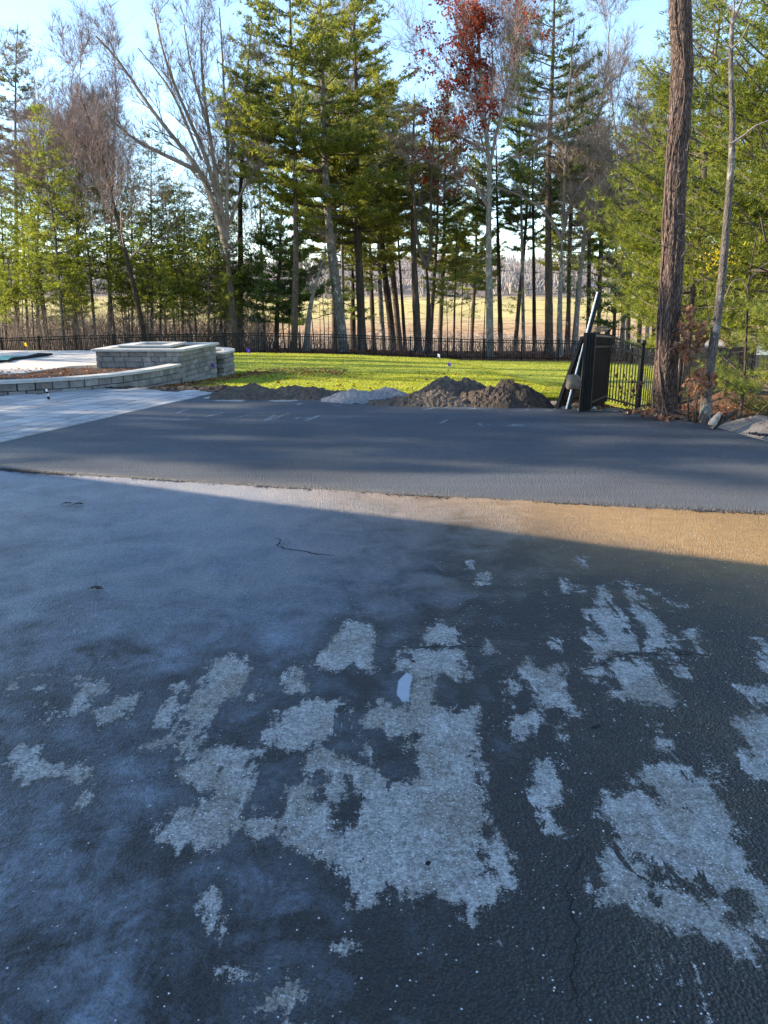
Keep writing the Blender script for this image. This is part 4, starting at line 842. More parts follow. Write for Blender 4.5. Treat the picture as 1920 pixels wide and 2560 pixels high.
def make_pine(name, path, r0, cb, rmax, mat, bmat, label, seed, group=None, gap=.72, dens=1.25, nl=.26, nw=.052, kk=5, shape=.7, droop=.0, dead=True, hold=None, twigmat=None, per=(4, 6), side=None, cat='pine tree', tspread=.55):
    kf = YK.get(seed, 1.0)
    if kf != 1.0:
        cam0 = np.array([0, 0, H]); path = cam0 + (np.array(path) - cam0) * kf; path[0, 2] = Tz(path[0, 0], path[0, 1]) - .15; r0 *= kf; rmax *= kf
    rng = np.random.default_rng(seed); O = path[0] + np.array([0, 0, .15]); Q = resample(path, .8)
    root = empty(name, tuple(O), label=label, cat=cat, group=group)
    n = len(Q); rad = r0 * (1 - np.linspace(0, 1, n) ** 1.15 * .9); rad[0] *= 1.25
    V, Fc = tube_arrays(Q - O, rad * (1 + .05 * rng.normal(0, 1, n)), 9); link('trunk', np_mesh('trunk', V, Fc, smooth=True), bmat, root)
    z0, z1 = Q[0, 2], Q[-1, 2]; Hh = z1 - z0
    S0, S1, RA, RB = [], [], [], []; TP, TD = [], []
    z = z0 + Hh * (.12 if dead else cb)
    while z < z1 - .1:
        t = (z - z0) / Hh; c = np.array([np.interp(z, Q[:, 2], Q[:, 0]), np.interp(z, Q[:, 2], Q[:, 1]), z]); rt = np.interp(z, Q[:, 2], rad)
        live = t >= cb + rng.normal(0, .03)
        tc = np.clip((t - cb) / (1 - cb), 0, 1); prof = (1 - tc) ** shape * (.55 + .45 * min(1, tc * 5))
        nb_ = rng.integers(per[0], per[1] + 1) if live else rng.integers(0, 3)
        for _ in range(nb_):
            az = rng.uniform(0, 2 * np.pi)
            if side is not None and live and rng.random() < side[1]: az = side[0] + rng.normal(0, .7)
            el = (.35 * tc + .05 - droop + rng.normal(0, .1)) if live else rng.normal(-.05, .15)
            L = rmax * prof * rng.uniform(.55, 1.15) if live else rmax * rng.uniform(.15, .5)
            L = max(L, .35)
            h = np.array([math.cos(az), math.sin(az), 0]); m_ = 6; s = np.linspace(0, 1, m_)[:, None]
            pl = c + h * (L * s) + np.array([0, 0, 1.0]) * (L * (math.sin(el) * s - .10 * s * (1 - s) * 2 + (.16 if live else 0) * s ** 2)) + np.cumsum(rng.normal(0, .015 * L, (m_, 3)), 0)
            br = min(rt * .45, .012 + L * .012)
            for i in range(m_ - 1): S0.append(pl[i]); S1.append(pl[i + 1]); RA.append(br * (1 - i / m_ * .85)); RB.append(br * (1 - (i + 1) / m_ * .85))
            if not live:
                for _k in range(3):
                    a = pl[rng.integers(2, m_)]; S0.append(a); S1.append(a + rng.normal(0, 1, 3) * [.25, .25, .12] * L * .8); RA.append(br * .4); RB.append(.003)
                continue
            # side twigs in the plane of the branch
            lat = np.array([-h[1], h[0], 0]); ns = max(3, int(L * 3.2 * dens)) 
            for j in range(ns):
                sj = .22 + .78 * (j + rng.random()) / ns; a = pl[min(int(sj * (m_ - 1)), m_ - 2)] * (1 - (sj * (m_ - 1)) % 1) + pl[min(int(sj * (m_ - 1)) + 1, m_ - 1)] * ((sj * (m_ - 1)) % 1)
                sd = rng.choice([-1, 1]); d = unit(h * .8 + lat * sd * rng.uniform(.4, 1.1) + np.array([0, 0, rng.uniform(.0, .3)])); l2 = (.12 + L * .33 * (1.15 - sj)) * rng.uniform(.6, 1.2)
                e = a + d * l2
                if j % 3 == 0: S0.append(a); S1.append(e); RA.append(br * .35); RB.append(.003)
                nt_ = max(3, int(l2 * 18 * dens)); q = a + (e - a) * rng.uniform(.25, 1.05, (nt_, 1)) + rng.normal(0, .10, (nt_, 3)) * [1, 1, .55]
                TP.append(q); TD.append(np.repeat((d * .7 + np.array([0, 0, .35]))[None], nt_, 0))
            TP.append(pl[-1][None]); TD.append((h + [0, 0, .4])[None])
        z += gap * rng.uniform(.6, 1.3) * (1 if live else 1.4)
    O_ = O[None]
    link('branches', segs_mesh('branches', np.array(S0) - O_, np.array(S1) - O_, RA, RB), twigmat or M['twig_dark'], root, 'stuff')
    TP = np.concatenate(TP) - O_; TD = np.concatenate(TD)
    link('crown', tuft_mesh('crown', TP, TD, nl, nw, kk, tspread, rng), mat, root)
    return root
def make_bare(name, path, r0, mat, tmat, label, seed, group=None, limbs=8, levels=4, cb=.4, spread=.75, Lf=.45, up=.25, leaf=None, leafn=0, fine=1.0, cat='bare tree', limb_px=None, Y=None, maxseg=6500, tw=8):
    rng = random.Random(seed); nr = np.random.default_rng(seed); O = path[0] + np.array([0, 0, .15]); Q = resample(path, .7)
    root = empty(name, tuple(O), label=label, cat=cat, group=group); n = len(Q)
    rad = r0 * (1 - np.linspace(0, 1, n) * .78); rad[0] *= 1.3
    V, Fc = tube_arrays(Q - O, rad, 9); link('trunk', np_mesh('trunk', V, Fc, smooth=True), mat, root)
    S0, S1, RA, RB = [], [], [], []; tips = []; nl_ = max(1, limbs + 3 * len(limb_px or [])); lim = [0]
    def grow(p, d, r, L, lev):
        if len(S0) > lim[0]: return
        m_ = 5 if lev < 3 else 4; seg = L / m_; q = Vector(p); dd = Vector(d).normalized(); r1 = r
        for i in range(m_):
            dd = (dd + Vector((rng.gauss(0, .13), rng.gauss(0, .13), rng.gauss(0, .08) + up * .22))).normalized()
            e = q + dd * seg; r2 = max(r1 * (1 - .55 / m_), .0035 * fine); S0.append(q); S1.append(e); RA.append(r1); RB.append(r2)
            if lev < levels and i >= 1:
                for _ in range(rng.choice([1, 1, 2]) if lev > 0 else 2):
                    ax = dd.cross(Vector((rng.gauss(0, 1), rng.gauss(0, 1), rng.gauss(0, 1)))).normalized(); c = (dd * math.cos(spread * rng.uniform(.6, 1.1)) + ax * math.sin(spread * rng.uniform(.6, 1.1)))
                    grow(e, c, r2 * .62, L * rng.uniform(.55, .85), lev + 1)
            q = e; r1 = r2
        tips.append(q)
    Ht = path[-1][2] - path[0][2]
    if limb_px:
        for L in limb_px:
            P = np.array([AY(x, y, Y + dy) for (x, y, dy) in [(a[0], a[1], (a[2] if len(a) > 2 else 0)) for a in L[1:]]]); P = resample(P, .9); m_ = len(P); rl = L[0]
            for i in range(m_ - 1):
                ra = rl * (1 - .8 * i / m_); rb = rl * (1 - .8 * (i + 1) / m_); S0.append(Vector(P[i])); S1.append(Vector(P[i + 1])); RA.append(ra); RB.append(rb)
                if i > 1:
                    dd = Vector(P[i + 1] - P[i]).normalized()
                    for _ in range(rng.choice([1, 2])):
                        ax = dd.cross(Vector((rng.gauss(0, 1), rng.gauss(0, 1), rng.gauss(0, 1)))).normalized(); c = dd * .85 + ax * .5
                        lim[0] = len(S0) + maxseg // nl_ // 3
                        grow(P[i], c, max(rb * .4, .014), Ht * .19 * rng.uniform(.6, 1.3), 2)
    for i in range(limbs):
        t = cb + (1 - cb) * (i + rng.random()) / max(1, limbs); k = min(int(t * (n - 1)), n - 2); p = Q[k]; az = rng.uniform(0, 6.283); el = rng.uniform(.3, .9)
        lim[0] = len(S0) + maxseg // nl_
        grow(p, (math.cos(az) * math.cos(el), math.sin(az) * math.cos(el), math.sin(el)), rad[k] * .5, Ht * Lf * (1.15 - t) * rng.uniform(.7, 1.2), 1)
    lim[0] = len(S0) + maxseg // nl_
    grow(Q[-1], (0, 0, 1), rad[-1], Ht * .14, 1)
    S0 = np.array([tuple(s) for s in S0]) - O; S1 = np.array([tuple(s) for s in S1]) - O
    link('branches', segs_mesh('branches', S0, S1, RA, RB), tmat, root, 'stuff')
    thin = np.where(np.array(RB) < .06)[0]
    if len(thin):
        vk = np.unique((S1[thin] / .42).astype(int), axis=0, return_index=True)[1]; ii = np.repeat(thin[vk], tw)[:16000]; f = nr.random((len(ii), 1)); P = S0[ii] * (1 - f) + S1[ii] * f; d = unit(unit(S1[ii] - S0[ii]) + nr.normal(0, .55, (len(ii), 3)) + [0, 0, .35])
        link('twigs', tuft_mesh('twigs', P, d, .95, .02, 1, .3, nr), tmat, root, 'stuff')
    if leaf is not None:
        vk = np.unique((S1 / .28).astype(int), axis=0, return_index=True)[1]; idx = nr.choice(vk, leafn * 3); P = S1[idx]; sel = leaf_filter(P + O) if leaf_filter else np.ones(len(P), bool)
        P = P[sel]; cl = P[nr.integers(0, len(P), 260)]; P = cl[nr.integers(0, 260, leafn)] + nr.normal(0, .27, (leafn, 3)) * [1, 1, .8]
        link('leaves', tuft_mesh('leaves', P, nr.normal(0, 1, P.shape), .17, .13, 3, .8, nr), leaf, root, 'stuff')
    return root
leaf_filter = None

GP = 'tall pines behind the far fence'
# centre: each trunk traced at its own distance
make_pine('pine_tree', trunk_path([(862, 880), (850, 800), (838, 700), (822, 560), (812, 400), (808, 250), (802, 100), (798, -120)], 53), .36, .30, 6.4, M['needle_mid'], M['bark_spot'], 'tall pine with blotchy pale grey trunk left of centre behind the fence', 101, GP, dens=1.15)
make_pine('pine_tree', trunk_path([(906, 878), (902, 760), (895, 600), (890, 430), (892, 250), (886, 100), (884, -140)], 54), .31, .28, 6.0, M['needle_mid'], M['bark_pine'], 'tall dark pine standing just right of the blotchy trunk', 102, GP, dens=1.15)
make_pine('pine_tree', trunk_path([(1046, 872), (1040, 760), (1034, 620), (1030, 480), (1034, 330), (1036, 235)], 55), .30, .52, 3.6, M['needle_mid'], M['bark_pine'], 'straight brown pine in mid woods directly left of the forked dark trunk', 103, GP)
make_pine('pine_tree', trunk_path([(984, 870), (975, 780), (962, 690), (950, 560), (945, 430), (940, 300), (938, 120)], 56), .27, .50, 4.2, M['needle_mid'], M['bark_dark'], 'reddish brown pine leaning left, fourth trunk right of the blotchy one', 104, GP)
make_pine('pine_tree', trunk_path([(1000, 872), (990, 760), (978, 640), (972, 520), (970, 380), (968, 200)], 57), .24, .55, 3.8, M['needle_mid'], M['bark_pine'], 'lichen grey pine leaning slightly left beside the reddish brown one', 105, GP)
make_pine('pine_tree', trunk_path([(1374, 868), (1372, 700), (1370, 560), (1371, 420), (1378, 250), (1384, 100), (1388, -120)], 55), .30, .42, 4.6, M['needle_dark'], M['bark_pine'], 'thick dark pine with heavy layered boughs right of the red leaved oak', 106, GP, dens=1.1, gap=.8)
make_pine('pine_tree', trunk_path([(1253, 865), (1249, 740), (1245, 600), (1242, 480), (1240, 320)], 56), .19, .55, 3.2, M['needle_dark'], M['bark_dark'], 'slim nearly black pine trunk hugging the right side of the pale oak', 107, GP)
make_pine('pine_tree', trunk_path([(1337, 868), (1335, 720), (1333, 560), (1331, 430), (1330, 250)], 60), .16, .50, 3.6, M['needle_dark'], M['bark_dark'], 'slender straight pine between the pale oak and the thick double trunk', 108, GP)
make_pine('pine_tree', trunk_path([(1470, 858), (1472, 760), (1473, 620), (1476, 480), (1480, 330), (1484, 190)], 56), .17, .52, 3.2, M['needle_dark'], M['bark_dark'], 'dark straight pine rising directly behind the leaning black post', 109, GP)
make_pine('pine_tree', trunk_path([(1497, 855), (1498, 700), (1501, 560), (1506, 430), (1512, 300)], 58), .14, .5, 3.0, M['needle_mid'], M['bark_dark'], 'thin dark pine right of the leaning post in the far woods', 110, GP)
make_pine('pine_tree', trunk_path([(1571, 860), (1572, 760), (1576, 600), (1582, 450), (1590, 330)], 56), .18, .5, 3.4, M['needle_dark'], M['bark_pine'], 'dark brown pine above the far right end of the lawn fence', 111, GP)
make_pine('pine_tree', trunk_path([(1598, 862), (1603, 740), (1612, 600), (1622, 450), (1632, 330)], 54), .17, .55, 3.0, M['needle_mid'], M['bark_pine'], 'brown pine leaning right, second trunk left of the big near trunk', 112, GP)
make_pine('pine_tree', trunk_path([(935, 868), (930, 760), (926, 640), (920, 500), (915, 380)], 62), .20, .45, 3.6, M['needle_dark'], M['bark_dark'], 'dim pine trunk in the gap between the two tallest centre trunks', 113, GP)
make_pine('pine_tree', trunk_path([(1014, 868), (1006, 760), (998, 640), (990, 500), (985, 400)], 64), .15, .5, 3.0, M['needle_mid'], M['bark_dark'], 'thin curved pine just left of the straight brown centre pine', 114, GP)
make_pine('pine_tree', trunk_path([(690, 866), (693, 780), (697, 700), (703, 560), (706, 470)], 54), .19, .18, 4.0, M['needle_dark'], M['bark_dark'], 'short dense dark pine left of the split grey trunk', 115, GP, dens=1.3, gap=.5)
make_pine('pine_tree', trunk_path([(735, 866), (734, 780), (733, 700), (730, 590)], 60), .10, .2, 3.0, M['needle_dark'], M['bark_dark'], 'small dark pine tucked between short pine and split trunk', 116, GP, dens=1.2)
make_pine('pine_tree', trunk_path([(884, 868), (882, 800), (882, 700), (880, 600)], 60), .26, .3, 3.2, M['needle_dark'], M['bark_dark'], 'stout black trunk with low green boughs behind the blotchy pine', 117, GP, dens=1.1)
make_pine('pine_tree', trunk_path([(1535, 862), (1537, 780), (1538, 700), (1540, 600), (1541, 520)], 58), .16, .12, 2.8, M['needle_dark'], M['bark_dark'], 'small green pine with crooked stem seen over the panel stack', 118, GP, dens=1.1)
make_pine('pine_tree', trunk_path([(1420, 866), (1424, 700), (1430, 540), (1440, 380), (1450, 240)], 66), .13, .3, 4.0, M['needle_mid'], M['bark_dark'], 'feathery mid green pine behind the thick double trunk', 119, GP)
make_pine('pine_tree', trunk_path([(1135, 862), (1136, 780), (1140, 650), (1142, 540)], 64), .10, .35, 3.0, M['needle_mid'], M['bark_dark'], 'airy thin pine with many bare side twigs right of the forked trunk', 120, GP, dens=.7)
# behind left: grey green old pines
make_pine('pine_tree', trunk_path([(40, 870), (42, 700), (40, 500), (38, 300), (40, 130), (45, 60)], 66), .22, .50, 4.2, M['needle_gray'], M['bark_pine'], 'old grey green pine rising at the far left edge of the woods', 121, 'tall pines at the left end', dens=1.0)
make_pine('pine_tree', trunk_path([(600, 868), (602, 700), (600, 500), (610, 300), (622, 150), (630, 40)], 60), .26, .42, 3.0, M['needle_dark'], M['bark_dark'], 'dark pine standing behind the big spreading bare tree', 122, 'tall pines at the left end', dens=1.0, gap=.9)
make_pine('pine_tree', trunk_path([(735, 872), (740, 640), (738, 420), (730, 200), (725, 20), (722, -160)], 50.9), .22, .42, 6.4, M['needle_mid'], M['bark_pine'], 'broad pine whose sunny boughs reach left over the sky gap', 123, GP, dens=1.0, side=(math.pi, .45))
# young pines on the left
yl = [((160, 868), (140, 600), (112, 400), (95, 262), 52, 'tallest young pine of the left stand, thin pale trunk leaning left'),
      ((240, 868), (222, 640), (200, 480), (192, 330), 53, 'young pine with darker trunk, second from the tallest in the left stand'),
      ((70, 868), (60, 650), (52, 480), (50, 350), 55, 'young pine at the left picture edge with bright feathery boughs'),
      ((330, 868), (330, 700), (328, 560), (330, 470), 54, 'low young pine just left of the dark leaning trunk'),
      ((400, 868), (402, 700), (404, 540), (410, 440), 53, 'yellow green young pine below the spreading bare tree'),
      ((455, 868), (458, 720), (460, 600), (462, 480), 52, 'bushy green young pine above the tall planter'),
      ((520, 868), (522, 740), (524, 620), (526, 520), 51.5, 'dark full young pine at the right end of the left stand'),
      ((15, 868), (10, 700), (5, 560), (0, 450), 52, 'half hidden young pine cut by the left picture edge'),
      ((585, 868), (588, 760), (590, 660), (592, 600), 52.5, 'short round dark pine closing the left stand')]
for i, (a, b, c, d, Y, lab) in enumerate(yl):
    make_pine('young_pine', trunk_path([a, b, c, d], Y), .11 if i < 3 else .09, .34 if i < 3 else .2, [3.0, 3.0, 2.8, 2.4, 2.8, 2.6, 2.9, 2.6, 2.6][i], M['needle_mid'] if i in (6, 8) else M['needle_bright'], M['bark_sapling'] if i < 2 else M['bark_pine'], lab, 200 + i, 'young pines of the left stand', gap=.42, dens=.9, nl=.22, nw=.042, kk=4, shape=.55, cat='young pine')
yb = [o for o in COL.objects if o.name.startswith('young_pine') and o.type == 'EMPTY']
def copy_tree(o, parent=None):
    c = o.copy(); COL.objects.link(c); c.parent = parent
    for ch in o.children: copy_tree(ch, c)
    return c
ry = random.Random(31)
L2 = ['cut by the left picture edge', 'between the two tallest young pines', 'just left of the second tall young pine', 'behind the dark leaning trunk', 'right of the dark leaning trunk', 'low and bushy under the spreading bare tree', 'behind the yellow green young pine', 'behind the bushy pine over the planter', 'bushy, right of the spreading bare trunk', 'dark, behind the right end of the tall planter', 'dark, in the gap left of the short dense pine', 'short and dark, beside the split grey trunk', '', '', '']
for i, (px, Y, s, src) in enumerate([(-30, 56, 1.0, 0), (110, 58, .95, 1), (190, 57, .85, 0), (285, 57, .85, 1), (350, 59, .8, 1), (375, 56, 1.15, 3), (435, 58, .80, 1), (490, 60, .75, 0), (560, 55, 1.1, 5), (555, 58, 1.2, 6)]):
    o = copy_tree(yb[src]); x = gx_(px, Y); o.location = (x, Y, Tz(x, Y)); o.rotation_euler = (0, 0, ry.uniform(0, 6.28)); o.scale = (s, s, s); o['label'] = 'second row young pine ' + L2[i]
L3 = ['directly behind the blotchy pale trunk', 'behind the reddish brown leaning pine', 'behind the forked dark trunk', 'right of the forked dark trunk, farthest of all', 'between the pale oak and the thick dark pine', 'behind the smooth grey tree by the leaning post', 'behind the thin pine right of the leaning post', 'behind the panel stack, left of the crooked green pine', 'right behind the big near trunk', 'left of the pale oak in the field gap', 'behind the short dense dark pine', 'behind the limbs of the spreading bare tree', '', '', '']
centre = [o for o in COL.objects if o.name.startswith('pine_tree') and o.type == 'EMPTY']
for i, (px, Y, s, src) in enumerate([(835, 74, 1.05, 1), (960, 68, .80, 0), (1075, 70, .85, 5), (1100, 78, .9, 1), (1290, 72, .9, 5), (1425, 74, .95, 5), (1500, 70, .8, 5), (1560, 76, .9, 1), (1640, 70, .85, 5), (1180, 82, .8, 1)]):
    o = copy_tree(centre[src]); x = gx_(px, Y); o.location = (x, Y, Tz(x, Y) - .1); o.rotation_euler = (0, 0, ry.uniform(0, 6.28)); o.scale = (s * .8, s * .8, s)
    o['label'] = 'deep woods pine ' + L3[i]; o['group'] = 'deep woods pines beyond the front row'
# thin stems among them: a few built, the rest copied
protos = []
for k in range(4):
    h = [7.5, 6.2, 8.6, 5.2][k]; pth = np.array([(0, 0, -.15), (.1 * k - .1, 0, h * .35), (.2 - .12 * k, .1, h * .7), (.25 * (-1) ** k, 0, h)]); 
    protos.append(make_pine('thin_sapling', pth, .05, .38, 1.35, M['needle_bright'], M['bark_sapling'] if k % 2 else M['bark_pine'], 'thin sapling', 300 + k, 'thin saplings crowding behind the left fence', gap=.4, dens=.8, nl=.22, nw=.05, kk=3, shape=.5, cat='sapling'))
def copy_tree(o, parent=None):
    c = o.copy(); COL.objects.link(c); c.parent = parent
    for ch in o.children: copy_tree(ch, c)
    return c
rs = random.Random(5); spots = []
for i in range(46): spots.append((rs.uniform(-10, 600), rs.uniform(51, 62)))
for i, (px, Y) in enumerate(spots):
    o = protos[i] if i < 4 else copy_tree(protos[i % 4]); x = gx_(px, Y); o.location = (x, Y, Tz(x, Y)); o.rotation_euler = (rs.uniform(-.05, .05), rs.uniform(-.06, .04), rs.uniform(0, 6.28)); s = rs.uniform(.75, 1.25); o.scale = (s, s, s)
    o['label'] = 'thin pale sapling with sparse needles in the thicket behind the left fence'; o['group'] = 'thin saplings crowding behind the left fence'; o['category'] = 'sapling'
# saplings in the centre / right woods: dark, nearly bare
dprot = []
for k in range(3):
    h = [6.5, 5.0, 7.6][k]; pth = np.array([(0, 0, -.15), (.05, 0, h * .4), (-.1 + .1 * k, .1, h * .7), (.15, 0, h)])
    dprot.append(make_pine('dark_sapling', pth, .045, .55, 1.2, M['needle_dark'], M['bark_dark'], 'x', 320 + k, 'x', gap=.5, dens=.5, nl=.2, nw=.04, kk=3, shape=.5, cat='sapling'))
dsp = [(710, 56), (720, 60), (725, 55), (750, 60), (800, 60), (812, 57), (820, 62), (832, 58), (785, 61), (1155, 60), (1170, 57), (1182, 62), (1210, 60), (1290, 63), (1415, 58), (1432, 60), (1512, 57), (1550, 62), (1640, 60), (1655, 57), (1105, 56), (1120, 61), (660, 58), (640, 60), (645, 55), (1480, 63)]
for i, (px, Y) in enumerate(dsp):
    o = dprot[i] if i < 3 else copy_tree(dprot[i % 3]); x = gx_(px, Y); o.location = (x, Y, Tz(x, Y)); o.rotation_euler = (rs.uniform(-.05, .05), rs.uniform(-.05, .05), rs.uniform(0, 6.28)); s = rs.uniform(.7, 1.2); o.scale = (s, s, s)
    o['label'] = 'slim dark sapling with thin side twigs among the trunks behind the far fence'; o['group'] = 'dark saplings among the trunks behind the far fence'; o['category'] = 'sapling'

# bare broadleaf trees
make_bare('bare_tree', trunk_path([(588, 868), (580, 760), (572, 680), (566, 600)], 50.8), .34, M['bark_pine'], M['twig'], 'large spreading bare tree with many limbs fanning up to the left', 401, limbs=2, cb=.8, levels=4, Lf=.4, Y=50.8, maxseg=8500, up=.4, spread=.5,
    limb_px=[(.22, (566, 620), (540, 520), (500, 420), (430, 340), (360, 250), (300, 150), (240, 90)), (.18, (566, 600), (548, 480), (528, 360), (512, 250), (500, 120), (505, 30)), (.17, (552, 520), (520, 400), (470, 290), (430, 200), (400, 110), (385, 20)), (.15, (570, 600), (566, 480), (572, 360), (560, 240), (556, 120), (548, 20)),
             (.16, (500, 430), (440, 400), (370, 370), (300, 330), (250, 270)), (.13, (575, 560), (600, 470), (650, 400), (720, 370)), (.12, (540, 460), (530, 330), (480, 200), (460, 60)), (.11, (566, 420), (600, 300), (620, 180), (625, 90)), (.10, (505, 400), (460, 300), (440, 230), (345, 120))])
make_bare('bare_tree', trunk_path([(365, 868), (350, 780), (325, 680), (295, 560), (268, 440), (235, 330), (200, 240)], 50.9), .20, M['bark_dark'], M['twig_red'], 'dark bare tree leaning left out of the young pines', 402, tw=3, limbs=10, levels=4, cb=.35, Lf=.34, up=.3)
make_bare('bare_tree', trunk_path([(185, 868), (190, 700), (195, 500), (190, 350), (180, 240)], 58), .18, M['bark_gray'], M['twig_red'], 'dense twiggy brown bare tree topping the left woods', 403, limbs=20, levels=4, cb=.45, Lf=.36, up=.5, maxseg=8500)
make_bare('bare_tree', trunk_path([(270, 868), (275, 700), (280, 500), (285, 330), (290, 220)], 62), .17, M['bark_gray'], M['twig_red'], 'second twiggy brown bare tree right of the first on the left', 404, limbs=18, levels=4, cb=.45, Lf=.34, up=.5, maxseg=8000)
make_bare('bare_tree', trunk_path([(95, 868), (92, 700), (95, 500), (98, 350), (100, 280)], 60), .15, M['bark_gray'], M['twig'], 'grey bare tree with fine twigs behind the leftmost young pine', 405, limbs=13, levels=4, cb=.45, Lf=.34, up=.4)
make_bare('bare_tree', trunk_path([(765, 872), (770, 800), (780, 740), (795, 690), (812, 640)], 52), .24, M['bark_gray'], M['twig'], 'broken grey trunk leaning right with a long vertical split', 406, limbs=3, levels=3, cb=.7, Lf=.25)
make_bare('bare_tree', trunk_path([(1070, 870), (1072, 780), (1070, 700), (1066, 665)], 54), .26, M['bark_dark'], M['twig_dark'], 'nearly black trunk that forks low into two bent stems', 407, limbs=0, levels=3, Y=54, limb_px=[(.16, (1066, 670), (1048, 650), (1040, 600), (1036, 500), (1030, 400), (1032, 330)), (.16, (1066, 670), (1080, 650), (1078, 600), (1076, 500), (1080, 400), (1085, 300))])
leaf_filter = lambda P: ((P[:, 0] < gx_(1215, 51)) & (P[:, 0] > gx_(1040, 51))) | (np.random.default_rng(1).random(len(P)) < .05)
make_bare('red_oak', trunk_path([(1226, 882), (1224, 760), (1222, 640), (1222, 520), (1224, 420), (1215, 330), (1205, 230), (1198, 120), (1192, 20)], 51), .26, M['bark_gray'], M['twig_red'], 'pale grey barked oak with red leaves on its left side', 408, limbs=9, levels=4, cb=.5, Lf=.30, up=.35, leaf=M['leaf_red'], leafn=5200, cat='oak tree', Y=51, maxseg=8000,
    limb_px=[(.13, (1221, 520), (1195, 470), (1170, 420), (1120, 395)), (.12, (1222, 430), (1240, 330), (1265, 240), (1290, 150), (1310, 40)), (.11, (1212, 320), (1190, 250), (1150, 180), (1120, 130)), (.1, (1210, 260), (1160, 240), (1110, 210)), (.1, (1216, 380), (1165, 345), (1100, 320)), (.10, (1205, 200), (1160, 120), (1130, 30)), (.10, (1215, 350), (1235, 250), (1230, 120))])
leaf_filter = None
make_bare('bare_tree', trunk_path([(1400, 870), (1399, 780), (1402, 680), (1406, 580)], 53), .24, M['bark_gray'], M['twig'], 'grey forked bare tree grown tight against the thick dark pine', 409, tw=3, limbs=2, levels=4, cb=.7, Lf=.3, Y=53, limb_px=[(.15, (1406, 590), (1420, 500), (1470, 430), (1530, 400), (1580, 385)), (.14, (1403, 600), (1385, 540), (1340, 500), (1290, 480), (1230, 465)), (.14, (1406, 570), (1412, 460), (1415, 330), (1425, 200), (1435, 60))])
make_bare('bare_tree', trunk_path([(1438, 868), (1444, 760), (1456, 640), (1466, 520), (1476, 420), (1495, 320)], 54), .20, M['bark_gray'], M['twig'], 'smooth light grey bare tree curving right, left of the leaning post', 410, limbs=12, levels=4, cb=.45, Lf=.34, up=.4)
make_bare('bare_tree', trunk_path([(1618, 868), (1622, 740), (1632, 600), (1640, 480), (1650, 360)], 57), .16, M['bark_gray'], M['twig'], 'pale grey bare tree directly left of the big near trunk', 411, limbs=12, levels=4, cb=.4, Lf=.38, up=.4)
make_bare('bare_tree', trunk_path([(1560, 868), (1555, 600), (1545, 400), (1530, 250), (1520, 150)], 62), .16, M['bark_gray'], M['twig'], 'tall fine twigged bare tree between post and near trunk', 412, limbs=16, levels=4, cb=.4, Lf=.36, up=.5)
make_bare('bare_tree', trunk_path([(1760, 868), (1762, 600), (1760, 400), (1756, 250), (1750, 140)], 48), .15, M['bark_gray'], M['twig_dark'], 'bare tree with dark twigs against blue sky right of the near trunk', 413, limbs=14, levels=4, cb=.4, Lf=.34, up=.5)
make_bare('bare_tree', trunk_path([(660, 868), (655, 700), (650, 500), (648, 380), (645, 250)], 66), .15, M['bark_gray'], M['twig'], 'faint bare tree in the sky gap left of the tall centre pines', 414, limbs=14, levels=4, cb=.3, Lf=.36, up=.4)
make_bare('bare_tree', trunk_path([(860, 868), (855, 600), (860, 400), (870, 200), (880, 60)], 70), .15, M['bark_gray'], M['twig'], 'faint bare tree behind the blotchy pine', 415, limbs=10, levels=4, cb=.3, Lf=.34, up=.4)
make_bare('bare_tree', trunk_path([(1310, 868), (1305, 600), (1300, 400), (1295, 200), (1290, 60)], 66), .16, M['bark_gray'], M['twig_dark'], 'tall bare tree filling the gap between red oak and dark pine', 416, limbs=16, levels=4, cb=.35, Lf=.34, up=.45)

# undergrowth thicket behind the fence, left and right
def thicket(name, n, xr, yr, h, mat, label, seed, pxs=None):
    rng = np.random.default_rng(seed); X = rng.uniform(*xr, n); Y = rng.uniform(*yr, n); Z = T(X, Y) - .05; hh = rng.uniform(.35, 1, n) * h
    p0 = np.stack([X, Y, Z], 1); p1 = p0 + np.stack([rng.normal(0, .18, n) * hh, rng.normal(0, .18, n) * hh, hh * .55], 1); p2 = p1 + np.stack([rng.normal(0, .28, n) * hh, rng.normal(0, .2, n) * hh, hh * .45], 1)
    r_ = rng.uniform(.006, .02, n) * (yr[0] / 50 + .2)
    sb = p1 + (p2 - p1) * rng.random((n, 1)); se = sb + rng.normal(0, .3, (n, 3)) * hh[:, None]
    me = segs_mesh(name, np.concatenate([p0, p1, sb]), np.concatenate([p1, p2, se]), np.concatenate([r_, r_ * .7, r_ * .5]), np.concatenate([r_ * .7, r_ * .3, r_ * .2]))
    o = link(name, me, mat, kind='stuff'); o['label'] = label; return o
thicket('undergrowth', 2600, (-30, -8), (51, 62), 3.4, M['twig'], 'brown tangle of twigs and stems behind the left fence', 1)
thicket('undergrowth', 900, (-9, 18), (51, 66), 1.7, M['twig_red'], 'low reddish brush at the foot of the trunks behind the fence', 2)

